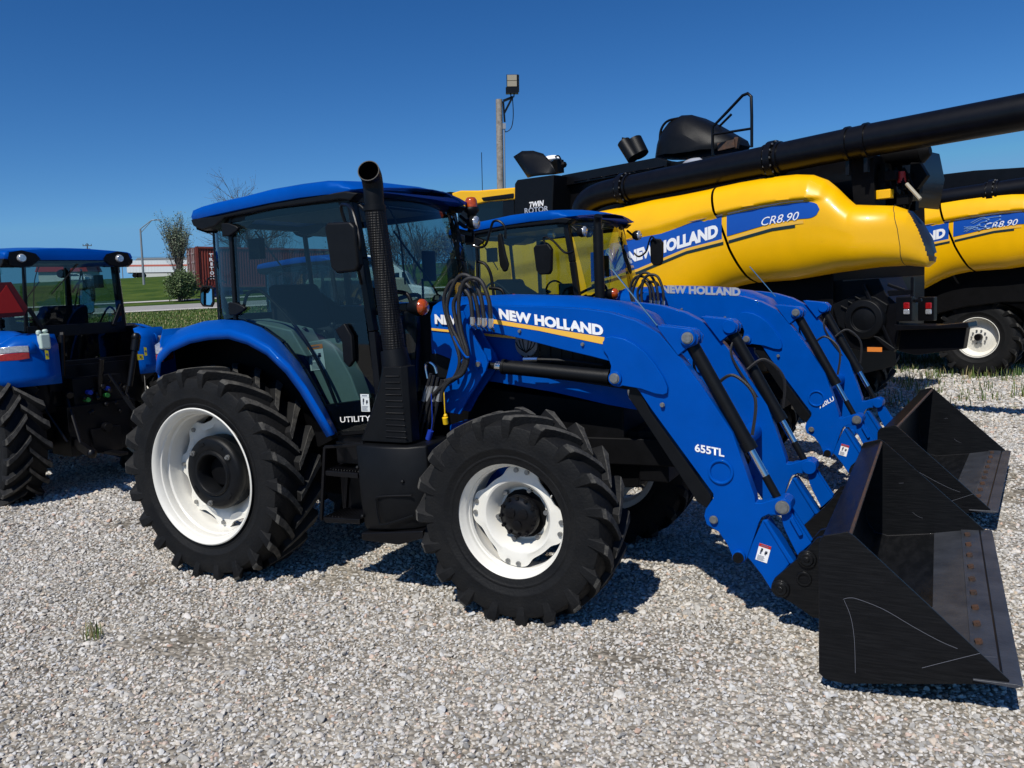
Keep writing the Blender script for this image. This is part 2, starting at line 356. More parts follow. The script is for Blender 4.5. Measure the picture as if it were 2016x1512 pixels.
def make_tractor():
    T = thing('loader_tractor', 'blue tractor with front loader, bucket down and perforated exhaust stack, nearest in the row', 'tractor', group='blue tractors parked on the gravel')
    # ---- wheels
    rw = rear_wheel(T); rw.location = (0, -.975, .688)
    ty = make_tyre(.7227, .385, .452, 22, .042, parent=rw, wl=.052, sweep=.30); ty.location = (0, .178, 0)
    fwl = front_wheel(T); fwl.location = (2.2577, -.89, .565)
    ty = make_tyre(.592, .315, .332, 19, .034, parent=fwl, wl=.05, sweep=.30); ty.location = (0, .12, 0); ty.rotation_euler = (0, .12, 0)
    for o in (rw, fwl):
        c = copy_tree(o, T); c.location.y = -o.location.y; c.scale = (1, -1, 1)
    # ---- chassis, axles, engine
    b = MB()
    b.prism([(-.25, .5), (.2, .42), (1.0, .40), (1.5, .46), (2.0, .55), (2.75, .62), (2.8, .95), (2.2, 1.02), (1.2, 1.1), (-.2, 1.15), (-.35, .9)], -.19, .19)
    b.prism([(1.15, .9), (1.5, .8), (2.7, .9), (2.7, 1.12), (1.9, 1.2), (1.2, 1.35)], -.26, .26)
    b.cyl((0, -.80, .688), (0, .80, .688), .10, 20); b.cyl((0, -.62, .688), (0, -.30, .688), .19, 20); b.cyl((0, .62, .688), (0, .30, .688), .19, 20)
    b.cyl((2.2577, -.8, .57), (2.2577, .8, .57), .07, 16); b.cyl((2.2577, -.72, .565), (2.2577, -.60, .565), .14, 16); b.cyl((2.2577, .72, .565), (2.2577, .60, .565), .14, 16)
    b.box((2.2577, 0, .56), (.3, .5, .25)); b.cyl((2.12, -.6, .62), (2.12, .6, .62), .025, 8)
    for sg in (-1, 1): b.bar((2.0, sg*.30, .85), (3.0, sg*.24, .85), .03, .16)
    b.box((2.86, 0, .82), (.18, .46, .3))
    b.build('chassis', DRK, T, bevel=.01)
    # ---- hood
    hy = -.335
    top = X([(847, 601), (905, 596), (1000, 600), (1120, 620), (1200, 645), (1262, 690)], hy)
    bot = X([(1275, 822), (1240, 806), (1115, 768), (1012, 737), (960, 725), (862, 742)], hy)
    b = MB(); tops = [(1.46, 1.765), (1.9, 1.765), (2.3, 1.74), (2.62, 1.69), (2.80, 1.61), (2.87, 1.50)]
    bots = [(1.46, 1.29), (1.9, 1.26), (2.3, 1.20), (2.62, 1.13), (2.80, 1.10), (2.89, 1.09)]
    rings = []
    for (x, zt), (_, zb) in zip(tops, bots):
        wv = .335-.05*max(0, x-2.2)/.7
        pr = [(-wv, zb), (-wv-.008, zb+(zt-zb)*.45), (-wv+.004, zt-.09), (-wv+.04, zt-.03), (-wv+.11, zt-.004), (-.12, zt+.018), (0, zt+.022)]
        pr += [(-y, z) for y, z in pr[-2::-1]]
        rings.append([Vector((x, y, z)) for y, z in pr])
    b.loft(rings)
    b.build('hood', BLUE, T, ang=50)
    hood = bpy.data.objects['hood']
    b = MB(); b.prism([(2.05, 1.60), (2.60, 1.52), (2.78, 1.42), (2.80, 1.22), (2.35, 1.28), (2.10, 1.42)], -.352, .352)
    for k in range(9): b.box((2.15+k*.07, -.354, 1.47-.012*k), (.012, .01, .2))
    b.build('side_grille', BLKM, hood)
    b = MB(); b.prism([(1.44, 1.28), (1.75, 1.27), (1.72, 1.36), (1.5, 1.44), (1.44, 1.44)], -.345, .345); b.build('vent_cover', BLKM, hood, bevel=.01)
    for sg in (-1, 1):
        b = MB(); rings = []
        for y, f in ((sg*.20, .8), (sg*.285, 1), (sg*.335, .8)):
            rings.append([Vector((2.865-.03*abs(a[0]), y, 1.21)) + Vector((a[0]*.10*f, 0, a[1]*.12*f)) for a in [(math.cos(t), math.sin(t)) for t in (2*PI*k/16 for k in range(16))]])
        b.loft(rings); b.build('headlight', CLRL, T, ang=50)
    b = MB(); b.lathe([(.001, -.362), (.05, -.362), (.074, -.358), (.078, -.35), (.078, -.34)], n=32, c=(2.14, 0, 1.49))
    b.build('badge', GRY, hood)
    b = MB()
    for sg in (-1, 1):
        for k in range(3):
            b.tube([(2.14, -.366, 1.44), (2.14+sg*(.012+.016*k), -.367, 1.47), (2.14+sg*(.022+.022*k), -.366, 1.53-.012*k)], .0025, 5)
    b.build('emblem', BLKM, hood)
    y = hy-.014
    text('NEW HOLLAND', None, (1.50, y, 1.625), (1, 0, -.085), (0, 0, 1), .62, .062, WPT, parent=hood, bold=.06)
    b = MB(); b.add([(1.47, y+.003, 1.585), (2.08, y+.002, 1.52), (2.08, y+.002, 1.535), (1.47, y+.003, 1.60)], [(0, 1, 2, 3)]); b.build('stripe', GOLD, hood, smooth=False)
    # ---- fenders
    fo = X([(306, 728), (309, 700), (330, 678), (370, 660), (410, 652), (450, 650), (490, 662), (530, 684), (570, 722), (600, 762), (630, 812), (656, 856)], -.95)
    fi = [(-.62, 1.50), (-.60, 1.58), (-.45, 1.66), (-.22, 1.70), (-.05, 1.705), (.14, 1.69), (.30, 1.64), (.45, 1.55), (.60, 1.40), (.72, 1.22), (.80, 1.08), (.87, .95)]
    for sg in (-1, 1):
        G = []
        for (xo, zo), (xi, zi) in zip(fo, fi):
            c = Vector((.15, 0, .69)); o = Vector((xo, 0, zo)); dr = (o-c).normalized(); row = []
            row.append(Vector((o.x-dr.x*.055, -sg*-.945 if 0 else sg*.945, o.z-dr.z*.055)))
            for f in (0, .012, .05, .3, .6, .85, 1):
                yy = .952-.01*(f > 0)-(.952-.62)*f; rr = 0 if f > .02 else -.012+f
                px = xo+(xi-xo)*f; pz = zo+(zi-zo)*f+.022*math.sin(PI*min(1, f*1.0))
                row.append(Vector((px+dr.x*rr, sg*yy, pz+dr.z*rr)))
            G.append(row)
        b = MB(); b.grid(G, flip=(sg < 0)); b.build('fender', BLUE, T, ang=60, solid=.008)
        f = bpy.data.objects[[o.name for o in T.children if o.name.startswith('fender')][-1]]
        # rear skirt of the fender, with the tail lamp let into it
        pl = [(-.335, .94), (-.36, .93), (-.42, .885), (-.545, .75), (-.60, .55), (-.60, .40)]
        zs = [1.47, 1.42, 1.30, 1.20, 1.17]
        b = MB(); G = []
        for x, y in pl:
            zt = 1.49 if y > .9 else (1.60 if y > .8 else 1.655); zt = min(zt, 1.49+.2*(.945-y)/.2)
            G.append([Vector((x+.05*(1-j/5)**3 if j == 0 else x, sg*y, zt+(1.18+.12*(y > .9)-zt)*j/5)) for j in range(6)])
        b.grid(G, flip=(sg > 0))
        b.add([G[i][0] for i in range(6)]+[(-.30, sg*.62, 1.675), (-.30, sg*.93, 1.52)], [tuple(range(8))])
        b.build('fender_back', BLUE, T, ang=50, solid=.01)
        b = MB(); L3 = [(-.378, .925), (-.437, .88), (-.558, .75), (-.587, .66)]
        R0 = [[Vector((x, sg*y, z)), Vector((x, sg*y, z2)), Vector((x+.05, sg*y*.98, z2)), Vector((x+.05, sg*y*.98, z))] for (x, y), z, z2 in zip(L3, (1.445, 1.435, 1.435, 1.445), (1.495, 1.50, 1.505, 1.50))]
        b.loft(R0 if sg < 0 else [r[::-1] for r in R0]); b.mat(1)
        R0 = [[Vector((x, sg*y, z)), Vector((x, sg*y, z2)), Vector((x+.05, sg*y*.98, z2)), Vector((x+.05, sg*y*.98, z))] for (x, y), z, z2 in zip(L3, (1.497, 1.502, 1.507, 1.502), (1.53, 1.56, 1.57, 1.565))]
        b.loft(R0 if sg < 0 else [r[::-1] for r in R0])
        b.build('tail_lamp', [REDL, CLRL], T, bevel=.006)
    # ---- inner wall behind each rear wheel
    for sg in (-1, 1):
        b = MB(); b.prism([(-.56, 1.16), (-.59, 1.50), (-.42, 1.64), (-.2, 1.685), (.14, 1.67), (.30, 1.62), (.46, 1.52), (.60, 1.37), (.72, 1.19), (.80, 1.05), (.88, .93), (.7, .85), (0, .95)], sg*.60, sg*.575); b.build('fender_liner', DRK, T)
    # ---- cab floor and inner walls
    b = MB(); b.prism([(.55, .95), (1.25, .95), (1.36, 1.1), (1.36, 1.2), (.55, 1.1)], -.60, .60)
    b.prism([(-.15, 1.3), (.8, 1.05), (.3, 1.4), (.05, 1.62), (-.2, 1.64)], -.58, .58)
    b.prism([(1.28, 1.1), (1.46, 1.1), (1.46, 1.72), (1.36, 1.72)], -.33, .33)
    b.build('cab_floor', DRK, T)
    # grey green console beside the seat, inside the door
    b = MB(); L = X([(583, 683), (600, 674), (636, 668), (655, 680), (690, 740), (712, 800), (716, 835), (672, 838), (640, 780), (610, 720)], -.50)
    b.prism(L, -.50, -.36); b.prism([(.1, 1.70), (.5, 1.62), (.62, 1.44), (.3, 1.5), (.05, 1.66)], -.56, -.34)
    b.build('side_console', GRN, T, bevel=.012)
    p0 = A(612, 730, -.503); decal(T, (p0.x, -.503, p0.z-.0), (1, 0, .08), (-.08, 0, 1), .13, .17)
    for k, (u, v) in enumerate([(600, 650), (640, 655), (655, 640)]):
        b = MB(); p = A(u, v, -.42); b.cyl(p, p+Vector((.03, 0, -.12)), .008, 8); b.sphere(p, .022, 10); b.build('control_lever', BLK, T)
    b = MB(); b.prism([(.1, 1.55), (.75, 1.45), (.80, 1.62), (.55, 1.74), (.15, 1.76)], .30, .50); b.box((.55, .34, 1.80), (.16, .06, .12)); b.cyl((.62, .36, 1.7), (.66, .36, 1.86), .012, 8); b.sphere((.66, .36, 1.88), .024, 8)
    b.tube([(1.12, .10, 1.72), (1.10, .14, 1.86), (1.06, .2, 1.92)], .01, 6); b.box((.98, .42, 2.02), (.02, .16, .22)); b.box((.15, -.45, 2.18), (.10, .06, .14)); b.build('cab_controls', BLKM, T, bevel=.008)
    # seat
    b = MB(); b.prism([(.12, 1.50), (.58, 1.56), (.62, 1.64), (.2, 1.58), (.14, 1.80), (.08, 1.94), (.0, 1.93), (.02, 1.65)], -.24, .24)
    b.box((.35, 0, 1.42), (.3, .3, .2)); b.build('seat', SEATM, T, bevel=.05, seg=3)
    b = MB(); R = Matrix.Rotation(math.radians(62), 3, 'Y')
    ring = [Vector((.94, 0, 1.72))+R @ Vector((0, .20*math.cos(t), .20*math.sin(t))) for t in (2*PI*k/28 for k in range(29))]
    b.tube(ring, .015, 8, False); b.bar((.94, -.19, 1.72), (.94, .19, 1.72), .03, .015); b.cyl((.94, 0, 1.72), (1.2, 0, 1.35), .035, 10)
    b.build('steering_wheel', BLKM, T)
    b = MB(); b.prism([(1.08, 1.3), (1.34, 1.3), (1.34, 1.66), (1.20, 1.74), (1.08, 1.68)], -.2, .2); b.build('dashboard', BLKM, T, bevel=.03)
    # ---- cab frame: posts near and far
    def post(b, pts, w, d): 
        for p, q in zip(pts, pts[1:]): b.bar(p, q, w, d, up=(0, 1, 0))
    yb, yt = .615, .585
    apil = [(1.245, 1.12), (1.215, 1.6), (1.155, 2.05), (1.10, 2.40)]
    b = MB()
    for sg in (-1, 1):
        def yy(z): return sg*(yb+(yt-yb)*(z-1.1)/1.3)
        post(b, [(x, yy(z), z) for x, z in apil], .05, .06)
        post(b, [(.065, yy(1.70), 1.70), (.075, yy(2.4), 2.40)], .03, .05)
        # sill along the fender
        sl = [(.04, 1.74), (.16, 1.675), (.30, 1.63), (.47, 1.53), (.62, 1.36), (.74, 1.18), (.84, .99), (.90, .955), (1.20, .985), (1.245, 1.12)]
        post(b, [(x, yy(z)*.995, z) for x, z in sl], .045, .032)
        post(b, [(-.20, sg*.50, 1.68), (-.22, sg*.46, 2.38)], .03, .035)
        b.bar((1.10, sg*.585, 2.40), (-.2, sg*.585, 2.37), .04, .05)
    b.bar((1.12, -.58, 2.42), (1.12, .58, 2.42), .05, .05); b.bar((-.2, -.5, 2.38), (-.2, .5, 2.38), .05, .05)
    b.bar((-.2, -.5, 1.68), (-.2, .5, 1.68), .05, .12); b.bar((-.235, -.47, 1.92), (-.235, -.36, 1.70), .03, .04); b.bar((-.235, .47, 1.92), (-.235, .36, 1.70), .03, .04)
    b.bar((1.36, -.5, 1.74), (1.36, .5, 1.74), .08, .05)
    b.build('cab_frame', BLK, T, bevel=.008)
    # ---- glazing
    for sg in (-1, 1):
        def yv(z): return sg*(yb+.012+(yt-yb)*(z-1.1)/1.3)
        n = 20; G = []
        topc = [(.075, 2.40), (1.10, 2.42)]
        low = [(.06, 1.73), (.16, 1.68), (.30, 1.635), (.47, 1.54), (.62, 1.37), (.74, 1.19), (.84, 1.0), (.9, .965), (1.20, .99)]
        for i in range(n+1):
            x0 = .07+(1.23-.07)*i/n; zb = interp(low, x0); col = []
            for j in range(9):
                z = zb+(2.405-zb)*j/8; x = x0-(.135*(z-1.0)/1.4)*(i/n); col.append(Vector((x, yv(z)-sg*.0+sg*.018*math.sin(PI*min(1, max(0, (x-.07)/1.1))), z)))
            G.append(col)
        b = MB(); b.grid(G); b.build('door_glass', GLS, T)
        # curved rear quarter glass
        G = []
        for t in (0, .2, .4, .6, .8, 1):
            a = t*PI/2; G.append([Vector((.05-.26*math.sin(a)**1.2, sg*(.47+.145*math.cos(a)-.03*(z-1.7)/.7), z-(.04*t if z < 2 else 0))) for z in (1.72, 1.95, 2.18, 2.40)])
        b = MB(); b.grid(G); b.build('quarter_glass', GLS, T)
        for z in (2.305, 1.775): b = MB(); b.prism([(.035, z-.04), (.10, z-.04), (.17, z-.012), (.19, z+.005), (.17, z+.02), (.10, z+.045), (.035, z+.05)], sg*.615, sg*.645); b.build('door_hinge', BLKM, T, bevel=.008)
        b = MB(); b.tube([(.13, sg*.60, 1.78), (.18, sg*.60, 1.87), (.28, sg*.60, 1.895), (.42, sg*.60, 1.80), (.62, sg*.60, 1.60), (.78, sg*.60, 1.35), (.88, sg*.60, 1.12)], .011, 8)
        b.build('door_frame_bar', BLKM, T)
        b = MB(); b.prism([(.95, 1.62), (1.03, 1.66), (1.08, 1.58), (1.08, 1.42), (1.04, 1.38), (1.0, 1.42), (1.0, 1.54)], sg*.625, sg*.66); b.build('door_handle', BLKM, T, bevel=.01)
    G = []
    for j in range(9):
        z = 1.76+(2.46-1.76)*j/8; xb = 1.375-(.18*(j/8)**1.1)
        G.append([Vector((xb+.085*(1-(y/.58)**2)-.085, y*(1-.02*j/8), z+.05*(1-(y/.58)**2)*(j/8))) for y in [-.58+1.16*i/14 for i in range(15)]])
    b = MB(); b.grid(G); b.build('windshield', GLS, T)
    for sg in (-1, 1):
        b = MB(); b.grid([[Vector((1.25, sg*.59, .98)), Vector((1.25, sg*.59, 1.3)), Vector((1.23, sg*.59, 1.70))], [Vector((1.37, sg*.35, 1.0)), Vector((1.39, sg*.35, 1.3)), Vector((1.39, sg*.35, 1.70))]]); b.build('lower_front_glass', GLS, T)
    b = MB(); b.grid([[Vector((-.215-.02*(z > 2), y, z)) for y in (-.47, 0, .47)] for z in (1.70, 2.04, 2.38)]); b.build('rear_window', GLS, T)
    b = MB(); b.grid([[Vector((-.21, y, z)) for y in (-.44, 0, .44)] for z in (1.32, 1.5, 1.66)]); b.build('lower_rear_window', GLS, T)
    b = MB(); b.tube([(-.25, -.05, 2.35), (-.26, .25, 2.05)], .006, 6); b.build('rear_wiper', BLK, T)
    b = MB(); b.tube([A(760, 400, -.3), A(785, 455, -.25), A(798, 560, -.2)], .006, 6); b.tube([A(775, 455, -.3), A(850, 560, -.05), A(865, 590, 0)], .007, 6)
    b.sphere(A(862, 590, -.02), .04, 8); b.build('windshield_wiper', BLK, T)
    # ---- roof
    xs = [-.245, -.23, -.15, 0, .25, .5, .75, .95, 1.05, 1.12, 1.17, 1.23]
    te = [(-.245, 2.445), (-.23, 2.475), (-.09, 2.492), (.2, 2.508), (.5, 2.535), (.85, 2.545), (1.0, 2.54), (1.06, 2.53), (1.12, 2.50), (1.17, 2.478), (1.23, 2.472)]
    be = [(-.245, 2.40), (-.1, 2.405), (.25, 2.43), (.5, 2.445), (.85, 2.458), (1.05, 2.45), (1.12, 2.452), (1.23, 2.462)]
    G = []; ys = [-.66, -.668, -.655, -.62, -.5, -.35, -.15, 0]
    for x in xs:
        zt, zb = interp(te, x), interp(be, x); nar = 1-.06*max(0, (x-.9)/.33)-.05*max(0, (-x-.1)/.15)
        row = [Vector((x, -.60*nar, zb-.012)), Vector((x, -.66*nar, zb)), Vector((x, -.672*nar, zb+(zt-zb)*.4)), Vector((x, -.66*nar, zt-.014)), Vector((x, -.62*nar, zt)), Vector((x+.04*(x > 1.1), -.45*nar, zt+.012)), Vector((x+.08*(x > 1.1), -.2*nar, zt+.028)), Vector((x+.09*(x > 1.1), 0, zt+.032))]
        row += [Vector((p.x, -p.y, p.z)) for p in row[-2::-1]]; fr = max(0, min(1, (x-.9)/.3))
        row += [Vector((row[0].x+(row[7].x-x)*(1-(y/.6)**2), y*nar, zb-.012+fr*(.048*(1-(y/.6)**2)))) for y in (.4, .2, 0, -.2, -.4)]; G.append(row)
    b = MB(); b.loft(G, closed=True); b.build('roof', BLUE, T, ang=50)
    b = MB()   # black underside with the rear corner pods
    under = [(-.235, 2.40), (-.21, 2.35), (-.12, 2.325), (-.03, 2.345), (.06, 2.395), (.5, 2.435), (1.04, 2.448), (1.04, 2.415), (.5, 2.40), (.06, 2.36)]
    for sg in (-1, 1):
        b.prism([(-.243, 2.402), (-.225, 2.355), (-.14, 2.32), (-.02, 2.335), (.08, 2.385), (.5, 2.41), (1.05, 2.415), (1.14, 2.40), (1.2, 2.44), (1.10, 2.462), (.5, 2.447), (.05, 2.41)], sg*.652, sg*.56)
        b.prism([(-.243, 2.402), (-.225, 2.355), (-.14, 2.32), (-.02, 2.335), (.08, 2.385), (.05, 2.44)], sg*.57, sg*.36)
    b.box((.40, 0, 2.415), (1.2, 1.14, .03))
    for sg in (-1, 1): b.add([(-.252, sg*y, z) for y, z in ((.60, 2.40), (.585, 2.345), (.50, 2.325), (.40, 2.345), (.33, 2.40), (.36, 2.44), (.48, 2.470), (.585, 2.452))]+[(-.225, sg*y, z) for y, z in ((.60, 2.40), (.585, 2.345), (.50, 2.325), (.40, 2.345), (.33, 2.40), (.36, 2.44), (.48, 2.470), (.585, 2.452))], [tuple(range(8)), tuple(range(15, 7, -1))]+[(i, (i+1) % 8, (i+1) % 8+8, i+8) for i in range(8)])
    b.build('roof_lining', BLKM, T, bevel=.012)
    for sg in (-1, 1): b = MB(); b.lathe([(0, -.282), (.032, -.282), (.038, -.275), (.042, -.25), (.03, -.2)], c=(0, sg*.49, 2.405), axis='x', n=20); b.build('rear_work_lamp', CLRL, T)
    # ---- mirrors
    b = MB(); L = X([(637, 447), (642, 438), (688, 436), (697, 446), (706, 520), (700, 534), (662, 538), (650, 528)], -.93)
    b.prism(L, -.93, -.875); b.build('mirror', BLKM, T, bevel=.018, seg=3)
    b = MB(); pts = [A(706, 500, -.9), A(708, 470, -.9), A(694, 415, -.86), A(679, 403, -.80), A(672, 412, -.78), A(690, 470, -.74), A(712, 560, -.66)]
    b.tube(pts, .010, 8); b.build('mirror_arm', BLK, T)
    b = MB(); b.prism([(1.16, 2.10), (1.25, 2.12), (1.28, 1.80), (1.19, 1.79)], .97, .88); b.build('mirror', BLKM, T, bevel=.018, seg=3)
    b = MB(); b.prism([(1.155, 2.085), (1.285, 2.085), (1.295, 1.845), (1.165, 1.845)], .925, .885)
    b = MB(); b.tube([(1.22, .9, 2.1), (1.2, .88, 2.2), (1.16, .74, 2.2), (1.13, .6, 2.16)], .010, 8); b.build('mirror_arm', BLK, T)
    # ---- turn signals
    for sg in (-1, 1):
        c = A(820, 605, -.60); c.y = sg*.60
        b = MB(); b.lathe([(0, .075), (.03, .072), (.046, .055), (.05, .035)], c=c, axis='x', n=24); b.mat(1)
        b.lathe([(.052, .036), (.054, .02), (.04, -.03), (.03, -.05), (0, -.05)], c=c, axis='x', n=24)
        b.tube([c+Vector((-.03, 0, 0)), c+Vector((-.06, 0, .08)), c+Vector((-.16, 0, .10))], .013, 8)
        b.build('turn_signal', [AMB, BLKM], T, ang=60)
    # ---- work lamps and beacon at the roof's front corner
    c = A(928, 408, .62)
    b = MB(); b.mat(0); b.lathe([(0, .075), (.03, .07), (.043, .05), (.047, 0)], c=c, axis='z', n=20); b.mat(1)
    b.lathe([(.047, 0), (.055, -.005), (.055, -.03), (.035, -.05), (.03, -.13), (0, -.13)], c=c, axis='z', n=20)
    b.tube([c+Vector((0, 0, -.1)), c+Vector((-.05, -.01, -.14)), c+Vector((-.1, -.03, -.1))], .014, 8); b.build('beacon', [AMB, BLKM], T, ang=60)
    for sg in (-1, 1):
        c = Vector((1.26, sg*.60, 2.32)); b = MB(); b.lathe([(0, .05), (.04, .048), (.047, .04), (.048, .03)], c=c, axis='x', n=20); b.mat(1)
        b.lathe([(.05, .035), (.052, 0), (.035, -.03), (0, -.035)], c=c, axis='x', n=20); b.cyl(c+Vector((-.03, 0, 0)), c+Vector((-.1, 0, .06)), .012, 8)
        b.build('work_lamp', [CLRL, BLKM], T, ang=60)
    # ---- steps
    b = MB(); y0, y1 = -.86, -.62
    for (u0, v0, u1, v1) in ((636, 930, 704, 936), (634, 1022, 708, 1026)):
        p = A(u0, v0, y0); q = A(u1, v1, y0); b.prism([(p.x, p.z+.012), (q.x, q.z+.012), (q.x, q.z-.02), (p.x+.02, p.z-.02)], y0, y1)
        for k in range(12): b.box((p.x+.02+k*(q.x-p.x-.03)/11, (y0+y1)/2, p.z+.016), (.008, .2, .012))
    p = A(640, 880, y0); q = A(633, 1024, y0); b.bar((p.x, y0, p.z), (q.x, y0, q.z), .02, .02); b.bar((p.x, y1, p.z), (q.x, y1, q.z), .03, .02)
    b.bar((p.x, y0, p.z), (p.x+.3, y0, p.z+.03), .02, .02)
    b.box((1.08, -.7, .86), (.2, .12, .14)); b.box((1.0, -.6, .7), (.25, .03, .5))
    b.build('step', BLK, T, bevel=.004)
    # ---- loader mounting posts, mirrored
    for sg in (-1, 1):
        L = X([(905, 612), (912, 612), (922, 640), (935, 666), (956, 699), (961, 714), (957, 730), (940, 758), (921, 787), (906, 816), (880, 812), (872, 794), (877, 752), (889, 700), (893, 650), (898, 620)], -.53)
        b = MB(); b.prism(L, sg*.535, sg*.515); b.prism(L, sg*.42, sg*.40)
        L2 = X([(885, 720), (925, 735), (905, 800), (880, 800)], -.53); b.prism(L2, sg*.516, sg*.419)
        b.prism([(1.62, 1.0), (1.92, 1.05), (1.95, .62), (1.66, .60)], sg*.44, sg*.24)
        for u, v, r in ((942, 717, .026), (942, 727, .008), (888, 756, .01), (903, 745, .008)):
            c = A(u, v, -.53); b.cyl((c.x, sg*.56, c.z), (c.x, sg*.38, c.z), r, 14)
        m = b.build('loader_post', BLUE, T, bevel=.005)
        c = A(942, 717, -.56); b = MB(); b.cyl((c.x, sg*.572, c.z), (c.x, sg*.558, c.z), .015, 12); b.build('pin', ZNC, m)
    # ---- loader arms
    arm = [(900, 606), (910, 600), (966, 601), (1080, 604), (1150, 608), (1199, 615), (1251, 631), (1297, 656), (1342, 707), (1383, 762), (1442, 852), (1486, 978), (1487, 990), (1498, 991), (1531, 981),
           (1545, 980), (1557, 988), (1560, 1000), (1554, 1012), (1542, 1016), (1513, 1013), (1500, 1019), (1494, 1030), (1471, 1099), (1466, 1107), (1455, 1110), (1445, 1105), (1441, 1094), (1431, 1071), (1414, 1047), (1391, 1033),
           (1386, 1016), (1389, 1003), (1404, 981), (1404, 972), (1283, 807), (1258, 770), (1230, 740), (1203, 712), (1165, 702), (1110, 689), (1030, 668), (960, 652), (925, 645), (905, 630)]
    gus = [(800+a/2.88, 540+c/2.88) for a, c in [(1112, 385), (1130, 358), (1165, 352), (1230, 365), (1290, 395), (1350, 440), (1410, 510), (1460, 590), (1480, 640), (1478, 675), (1455, 684), (1410, 678), (1330, 650), (1225, 632), (1205, 640), (1170, 632), (1150, 610), (1152, 575), (1160, 520), (1140, 465), (1112, 425)]]
    for sg in (-1, 1):
        b = MB(); b.prism(X(arm, -.52), sg*.52, sg*.44)
        # lug that carries the tilt cylinder's pin
        b.prism(X([(1290, 640), (1335, 645), (1362, 648), (1376, 662), (1372, 678), (1352, 686), (1335, 700)], -.52), sg*.525, sg*.505)
        b.prism(X([(1290, 640), (1335, 645), (1362, 648), (1376, 662), (1372, 678), (1352, 686), (1335, 700)], -.52), sg*.435, sg*.415)
        b.prism(X(gus, -.54), sg*.541, sg*.519); b.prism(X(gus, -.54), sg*.421, sg*.439)
        for (u, v, r, e) in ((1355, 665, .042, .545), (1213, 744, .038, .555), (1541, 998, .042, .54), (1455, 1096, .034, .545), (1405, 1023, .016, .53)):
            c = A(u, v, -.53); b.cyl((c.x, sg*e, c.z), (c.x, sg*.40, c.z), r, 24)
        c = A(1419, 929, -.52)
        b.lathe([(.066, sg*.518), (.068, sg*.528), (.060, sg*.532), (.052, sg*.528), (.050, sg*.518)], c=(c.x, 0, c.z), n=36)
        ar = b.build('loader_arm', BLUE, T, bevel=.006)
        for (u, v, r, e) in ((1355, 665, .024, .545), (1213, 744, .022, .555), (1541, 998, .027, .54), (1405, 1023, .017, .53), (1022, 652, .008, .522), (1146, 678, .008, .522), (1304, 797, .010, .53)):
            b = MB(); c = A(u, v, -.53); b.cyl((c.x, sg*(e+.012), c.z), (c.x, sg*e, c.z), r, 14); b.cyl((c.x, sg*(e+.004), c.z), (c.x, sg*e, c.z), r*1.3, 20)
            b.build('pin', ZNC, ar, ang=40)
        c = A(1455, 1096, -.53); b = MB(); b.cyl((c.x, sg*.556, c.z), (c.x, sg*.545, c.z), .028, 20); b.cyl((c.x, sg*.56, c.z), (c.x, sg*.55, c.z), .011, 12); b.build('pivot_cap', BLKM, ar)
        # black levelling beam under the arm
        b = MB(); b.prism(X([(1245, 752), (1262, 765), (1283, 808), (1404, 976), (1398, 1000), (1375, 985), (1262, 812), (1240, 780)], -.47), sg*.50, sg*.45); b.build('levelling_beam', BLKM, T, bevel=.004)
        # lift cylinder
        p, q = A(942, 717, -.47), A(1213, 744, -.47)
        def on(t): r = p.lerp(q, t); return Vector((r.x, sg*.47, r.z))
        b = MB(); b.cyl(on(0), on(.22), .02, 16); b.mat(1); b.cyl(on(.14), on(.19), .03, 16); b.mat(0)
        b.cyl(on(.19), on(.96), .042, 28); b.cyl(on(.19), on(.21), .046, 28); b.cyl(on(.93), on(.96), .045, 28); b.bar(on(.95), on(1.0), .05, .05)
        b.mat(1); k = on(.42); b.cyl(k+Vector((-.06, 0, .06)), k+Vector((.03, 0, .06)), .014, 8); b.mat(0)
        b.tube([k+Vector((.03, 0, .06)), k+Vector((.2, sg*-.02, .05)), k+Vector((.42, sg*-.03, .02))], .010, 8)
        b.build('lift_cylinder', [BLKM, CHR], T, ang=40)
        # tilt cylinder
        p, q = A(1355, 665, -.47), A(1541, 998, -.47)
        b = MB(); b.cyl(on(.04), on(.66), .036, 28); b.cyl(on(.0), on(.08), .03, 16); b.cyl(on(.62), on(.67), .040, 28)
        b.mat(1); b.cyl(on(.67), on(.82), .020, 16); b.mat(0); b.cyl(on(.82), on(1), .021, 16)
        b.build('tilt_cylinder', [BLKM, CHR], T, ang=40)
        b = MB(); b.tube([on(.05)+Vector((.03, 0, 0)), on(.15)+Vector((-.05, sg*-.04, -.04)), on(.42)+Vector((-.05, sg*-.03, -.03)), on(.6)+Vector((-.03, 0, 0))], .008, 6)
        b.tube([on(.3)+Vector((-.02, sg*-.06, 0)), on(.30)+Vector((.08, sg*-.04, .06)), on(.45)+Vector((.12, sg*-.03, .08)), on(.58)+Vector((.05, 0, 0))], .009, 6)
        b.build('hydraulic_hose', HOSE, T)
        # links and carrier down to the bucket
        b = MB(); b.prism(X([(1536, 985), (1556, 985), (1561, 1004), (1572, 1020), (1600, 1064), (1573, 1088), (1551, 1044), (1545, 1030)], -.46), sg*.455, sg*.435); b.prism(X([(1536, 985), (1556, 985), (1561, 1004), (1572, 1020), (1600, 1064), (1573, 1088), (1551, 1044), (1545, 1030)], -.46), sg*.51, sg*.49)
        c = A(1568, 1035, -.51); b.box((c.x, sg*.52, c.z), (.02, .02, .1), Matrix.Rotation(-.5, 3, 'Y'))
        b.build('tilt_link', BLUE, T, bevel=.004)
        b = MB(); b.prism(X([(1503, 1022), (1530, 1060), (1556, 1108), (1522, 1148), (1519, 1160), (1500, 1130), (1478, 1102), (1470, 1094)], -.5), sg*.515, sg*.44)
        b.prism(X([(1503, 1022), (1512, 1022), (1566, 1105), (1556, 1108)], -.5), sg*.525, sg*.43)
